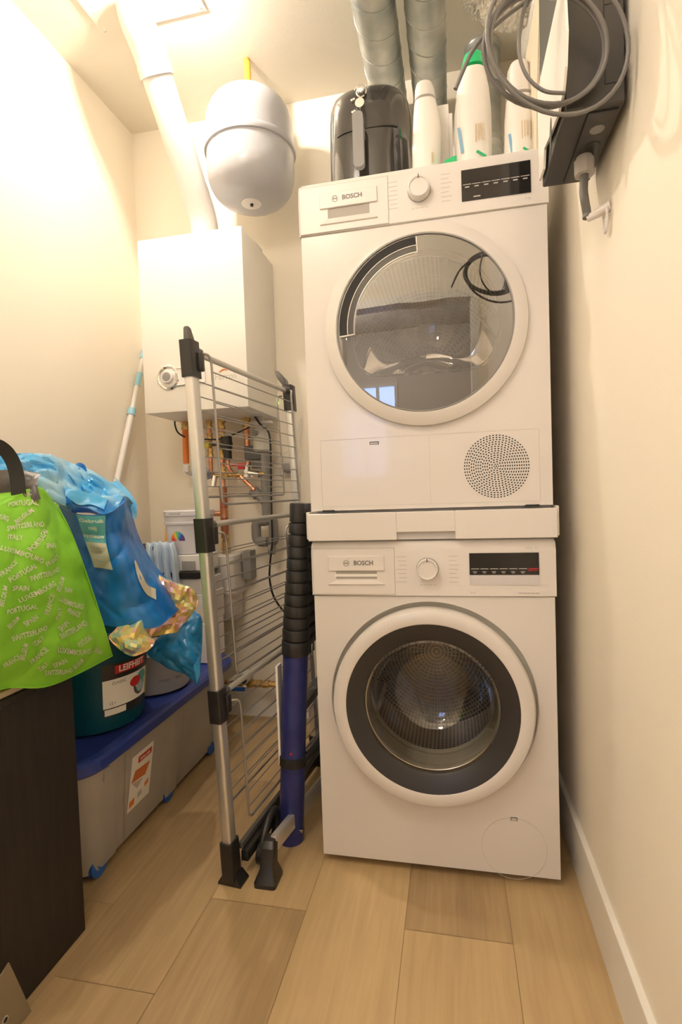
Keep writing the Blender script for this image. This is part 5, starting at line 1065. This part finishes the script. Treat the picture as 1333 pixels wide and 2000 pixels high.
t = thing('white_carton', 'plain white carton standing between the slim white bottle and the green-capped bottle', 'box', (.36, .2, 1.7657)); p0, p1 = at(853, 206, 'y', .17), at(881, 204, 'y', .17)
b = new_bm(); box(b, p0.x, p1.x-.006, .17, .25, 1.7657, p0.z, .002, 1); box(b, p1.x-.006, p1.x+.003, .172, .24, 1.7657, p0.z-.025, .001, 1); obj('carton', b, m_bottle, t, smooth=False)
t, pr = bottle('detergent_bottle', 'white detergent bottle with bright green cap, behind the dryer display', 'bottle', [(110, 915, 938), (114, 908, 942), (135, 903, 946), (148, 900, 948), (165, 897, 951), (190, 892, 956), (230, 888, 960), (270, 888, 961), (330, 890, 962)], .14, .045, m_bottle)
zc_ = pr[3][0]; obj('bottle_body', bloft(pr, .14, .045, z_hi=zc_), m_bottle, t); obj('cap', bloft(pr, .14, .045, z_lo=zc_, grow=.0015), m_gcap, t)
def bprint(t, px, py, y, side=(895, 290)):
    b = new_bm(); q = at(px, py, 'y', y)
    for k in range(4): box(b, q.x-.010+k*.006, q.x-.0075+k*.006, y-.001, y, q.z-.022+((k*7) % 3)*.004, q.z+.022)
    obj('print', b, m_beige, t, smooth=False)
    b = new_bm(); q = at(px+4, py+42, 'y', y); obox(b, (q.x, y-.0005, q.z), Vector((.8, 0, -.6)), Y, Vector((.6, 0, .8)), .014, .0005, .003); obj('green_stripe', b, m_gprint, t, smooth=False)
    b = new_bm(); q = at(side[0], side[1], 'y', y); obox(b, (q.x, y+.004, q.z), Vector((.12, 0, -1)).normalized(), Y, Vector((1, 0, .12)).normalized(), .032, .0005, .0035); obj('blue_stripe', b, m_bprint, t, smooth=False)
bprint(t, 937, 258, .094, (900, 272))
t, pr = bottle('fabric_softener_bottle', 'white bottle with white cap seen through the cable coil, right of the green-capped bottle', 'bottle', [(126, 1005, 1020), (130, 998, 1030), (145, 992, 1034), (170, 990, 1038), (200, 989, 1041), (240, 986, 1043), (300, 986, 1046), (320, 987, 1046)], .12, .035, m_bottle)
zc_ = pr[4][0]; obj('bottle_body', bloft(pr, .12, .035, z_hi=zc_), m_bottle, t); obj('cap', bloft(pr, .12, .035, z_lo=zc_, grow=.001), m_whitep, t); bprint(t, 1028, 252, .086, (1000, 285))
b = new_bm(); p0, p1, p2 = at(853, 326, 'y', .06), at(890, 304, 'y', .06), at(893, 326, 'y', .06); loft(b, [[(p0.x, y, 1.766), (p2.x, y, 1.766), (p2.x, y, p1.z), (p1.x-.003, y, p1.z), ((p0.x+p1.x)/2, y, p1.z-.006)] for y in (.06, .10)]); tag(obj('green_sponge', b, m_gcap, smooth=False), 'small bright green packet on the dryer between the white carton and the bottle', 'packet')
# upright folders and flat packets at the right end of the dryer top
m_paper2 = mat('cream_card', (.62, .56, .44), .5)
fo = [('white_folder', 'tall glossy white folder on the dryer, the one next to the black housing', (.5915, .5965), m_bottle, 2.12, -.012), ('silver_folder', 'silvery plastic-wrapped packet among the upright folders on the dryer', (.584, .590), m_foil, 2.16, .0), ('paper_folder', 'cream paper packet, leftmost of the upright folders on the dryer', (.5775, .5825), m_paper2, 2.08, .012)]
for nm, lab_, (xa0, xa1), m, zt, dyy in fo:
    b = new_bm(); loft(b, [[(x, .24+dyy, 1.766), (x, .012+dyy, 1.766), (x, -.015+dyy, 1.90), (x, -.06+dyy, 2.02), (x, -.11+dyy, zt), (x, .20+dyy, zt)] for x in (xa0, xa1)])
    if m is m_foil:
        bmesh.ops.subdivide_edges(b, edges=b.edges, cuts=6, use_grid_fill=True)
        for v in b.verts: v.co.x += noise.noise(v.co*60)*.003
    tag(obj(nm, b, m, angle=20), lab_, 'folder')
b = new_bm(); E_ = [at(x, y, 'x', .549) for x, y in ((1056, 352), (1064, 330), (1066, 290), (1078, 262), (1092, 225), (1102, 185), (1107, 130), (1109, 60), (1106, 0), (1104, -60))]; E_ += [Vector((.549, -.19, E_[-1].z)), Vector((.549, -.19, E_[0].z))]
loft(b, [[p+Vector((h, 0, 0)) for p in E_] for h in (-.002, .002)]); cs = tag(obj('white_sheet', b, m_bottle, smooth=False), 'white curved plastic sheet hanging against the left side of the black housing', 'sheet')
q = at(1076, 268, 'x', .5465); b = new_bm(); cyl(b, (.5472, q.y, q.z), (.5464, q.y, q.z), .012, seg=24)
for v in b.verts: v.co.z = q.z+(v.co.z-q.z)*2.2-(v.co.y-q.y)*1.2; v.co.y = q.y+(v.co.y-q.y)*.8
obj('dark_slot', b, m_black, cs, smooth=False)

# ================================================================ black housing on the right wall
ih = thing('black_housing', 'matt black wall-mounted housing with a cable gland on the right wall above the dryer corner', 'wall unit', (.60, -.27, 1.562))
bx0, bx1, by0, by1, bz0, bz1 = .555, .6425, -.398, -.180, 1.567, 2.30
b = new_bm(); box(b, bx0, bx1, by0, by1, bz0, bz1, .002, 1); obj('casing', b, m_box, ih, smooth=False)
b = new_bm(); box(b, bx1-.001, XR-.0004, by0+.06, by1-.03, bz0+.03, bz1-.03); obj('wall_bracket', b, m_grey, ih, smooth=False)
b = new_bm(); 
for z in (bz0+.03, bz0+.15): box(b, bx0+.06, bx1-.006, by0-.0006, by0+.001, z, z+.0012)
box(b, bx0+.058, bx0+.0595, by0-.0006, by0+.001, bz0+.03, bz1-.01); obj('panel_seam', b, m_blacksoft, ih, smooth=False)
b = new_bm(); box(b, .593, bx1-.006, by0+.014, by1-.012, bz0-.002, bz0+.001); bp_ = obj('bottom_plate', b, m_box, ih, smooth=False)
b = new_bm()
for q in ((.5915, .593, by0+.012, by1-.012), (.593, bx1-.006, by0+.012, by0+.0135)): box(b, q[0], q[1], q[2], q[3], bz0-.0024, bz0+.001)
obj('plate_seam', b, m_blacksoft, ih, smooth=False)
q = at(1167, 250, 'z', bz0); b = new_bm(); lathe(b, [(.0115, -.003), (.0115, 0)], (q.x, q.y, bz0), seg=32); lathe(b, [(.0085, -.0035), (.0001, -.0035)], (q.x, q.y, bz0), seg=32); lathe(b, [(.0115, -.003), (.0085, -.0035)], (q.x, q.y, bz0), seg=32); obj('round_plug', b, m_grey, ih)
q = at(1157, 283, 'z', bz0); b = new_bm(); cyl(b, (q.x, q.y, bz0-.0026), (q.x, q.y, bz0), .0125, seg=32); obj('cable_hole', b, m_black, ih)
q = at(1142, 318, 'z', bz0-.012); gcx, gcy = q.x, q.y
b = new_bm(); cyl(b, (gcx, gcy, bz0-.034), (gcx, gcy, bz0-.008), .0175, seg=8); cyl(b, (gcx, gcy, bz0-.010), (gcx, gcy, bz0), .0135, seg=24); obj('cable_gland', b, m_lightgrey, ih, angle=25)
ct = thing('thick_grey_cable', 'thick grey cable hanging from the gland of the black housing', 'cable', (gcx, gcy, 1.44))
c_end = at(1147, 426, 'x', gcx+.004)
b = new_bm(); tube(b, spline([Vector((gcx, gcy, bz0-.03)), Vector((gcx-.002, gcy, bz0-.06)), Vector((gcx-.001, gcy-.002, (bz0-.05+c_end.z)/2)), c_end+Vector((0, 0, .01)), c_end], 8), .0075, 16); obj('cable', b, m_cable, ct)
wk = at(1193, 402, 'x', XR); b = new_bm(); cyl(b, c_end+Vector((0, 0, -.002)), wk, .0062, .010, 20); tag(obj('cable_clip', b, m_whitep), 'white clip holding the thick grey cable to the right wall', 'clip')
b = new_bm(); q = at(1183, 428, 'x', XR-.008); tube(b, [Vector((q.x, q.y+.012*math.cos(a), q.z+.024*math.sin(a))) for a in [2*PI*k/24 for k in range(24)]], .0022, 8, closed=True); tag(obj('cable_tie', b, m_whitep), 'thin white loop of cable tie hanging from the wall clip', 'cable tie')
# coil of thin grey cable hung in front of the housing
cc = thing('cable_coil', 'coil of thin grey cable hung from the ceiling beside the black housing', 'cable', at(1080, 200, 'y', -.43))
def ell(cx, cy, rx, ry, y, a0=0, a1=360, tilt=0, n=40):
    out = []
    for k in range(n+1):
        a = math.radians(a0+(a1-a0)*k/n); X_2, Y_2 = rx*math.cos(a), ry*math.sin(a); t = math.radians(tilt); out.append(at(cx+X_2*math.cos(t)-Y_2*math.sin(t), cy+X_2*math.sin(t)+Y_2*math.cos(t), 'y', y+.02*math.sin(a)))
    return out
b = new_bm(); tube(b, ell(1064, 98, 118, 112, -.425, tilt=-18), .0033, 10, closed=False); obj('loop', b, m_cable, cc)
b = new_bm(); tube(b, ell(1066, 92, 122, 116, -.432, tilt=-22), .0033, 10); obj('loop', b, m_cable, cc)
b = new_bm(); tube(b, ell(1072, 85, 112, 120, -.438, tilt=-30), .0033, 10); obj('loop', b, m_cable, cc)
b = new_bm(); tube(b, ell(1090, 78, 134, 150, -.445, tilt=-30), .0033, 10); obj('loop', b, m_cable, cc)
b = new_bm(); tube(b, spline([at(x, y, 'y', -.43) for x, y in ((890, 174), (905, 138), (922, 102), (945, 72), (985, 35), (1030, 2), (1075, -25))], 8), .0033, 10); obj('loose_end', b, m_cable, cc)
b = new_bm(); tube(b, spline([at(x, y, 'y', -.43) for x, y in ((1034, -20), (1022, 30), (1014, 80), (1018, 120), (1035, 155), (1065, 178), (1105, 182))], 8), .0028, 10); obj('inner_strand', b, m_cable, cc)
q = at(1088, -45, 'y', -.43); b = new_bm(); tube(b, [q+Vector((.03*math.cos(a), 0, .03*math.sin(a))) for a in [PI+PI*k/12 for k in range(13)]]+[Vector((q.x+.03, q.y, ZC-.001))], .003, 8); tag(obj('ceiling_hook', b, m_steel), 'long steel ceiling hook carrying the grey cable coil', 'hook')
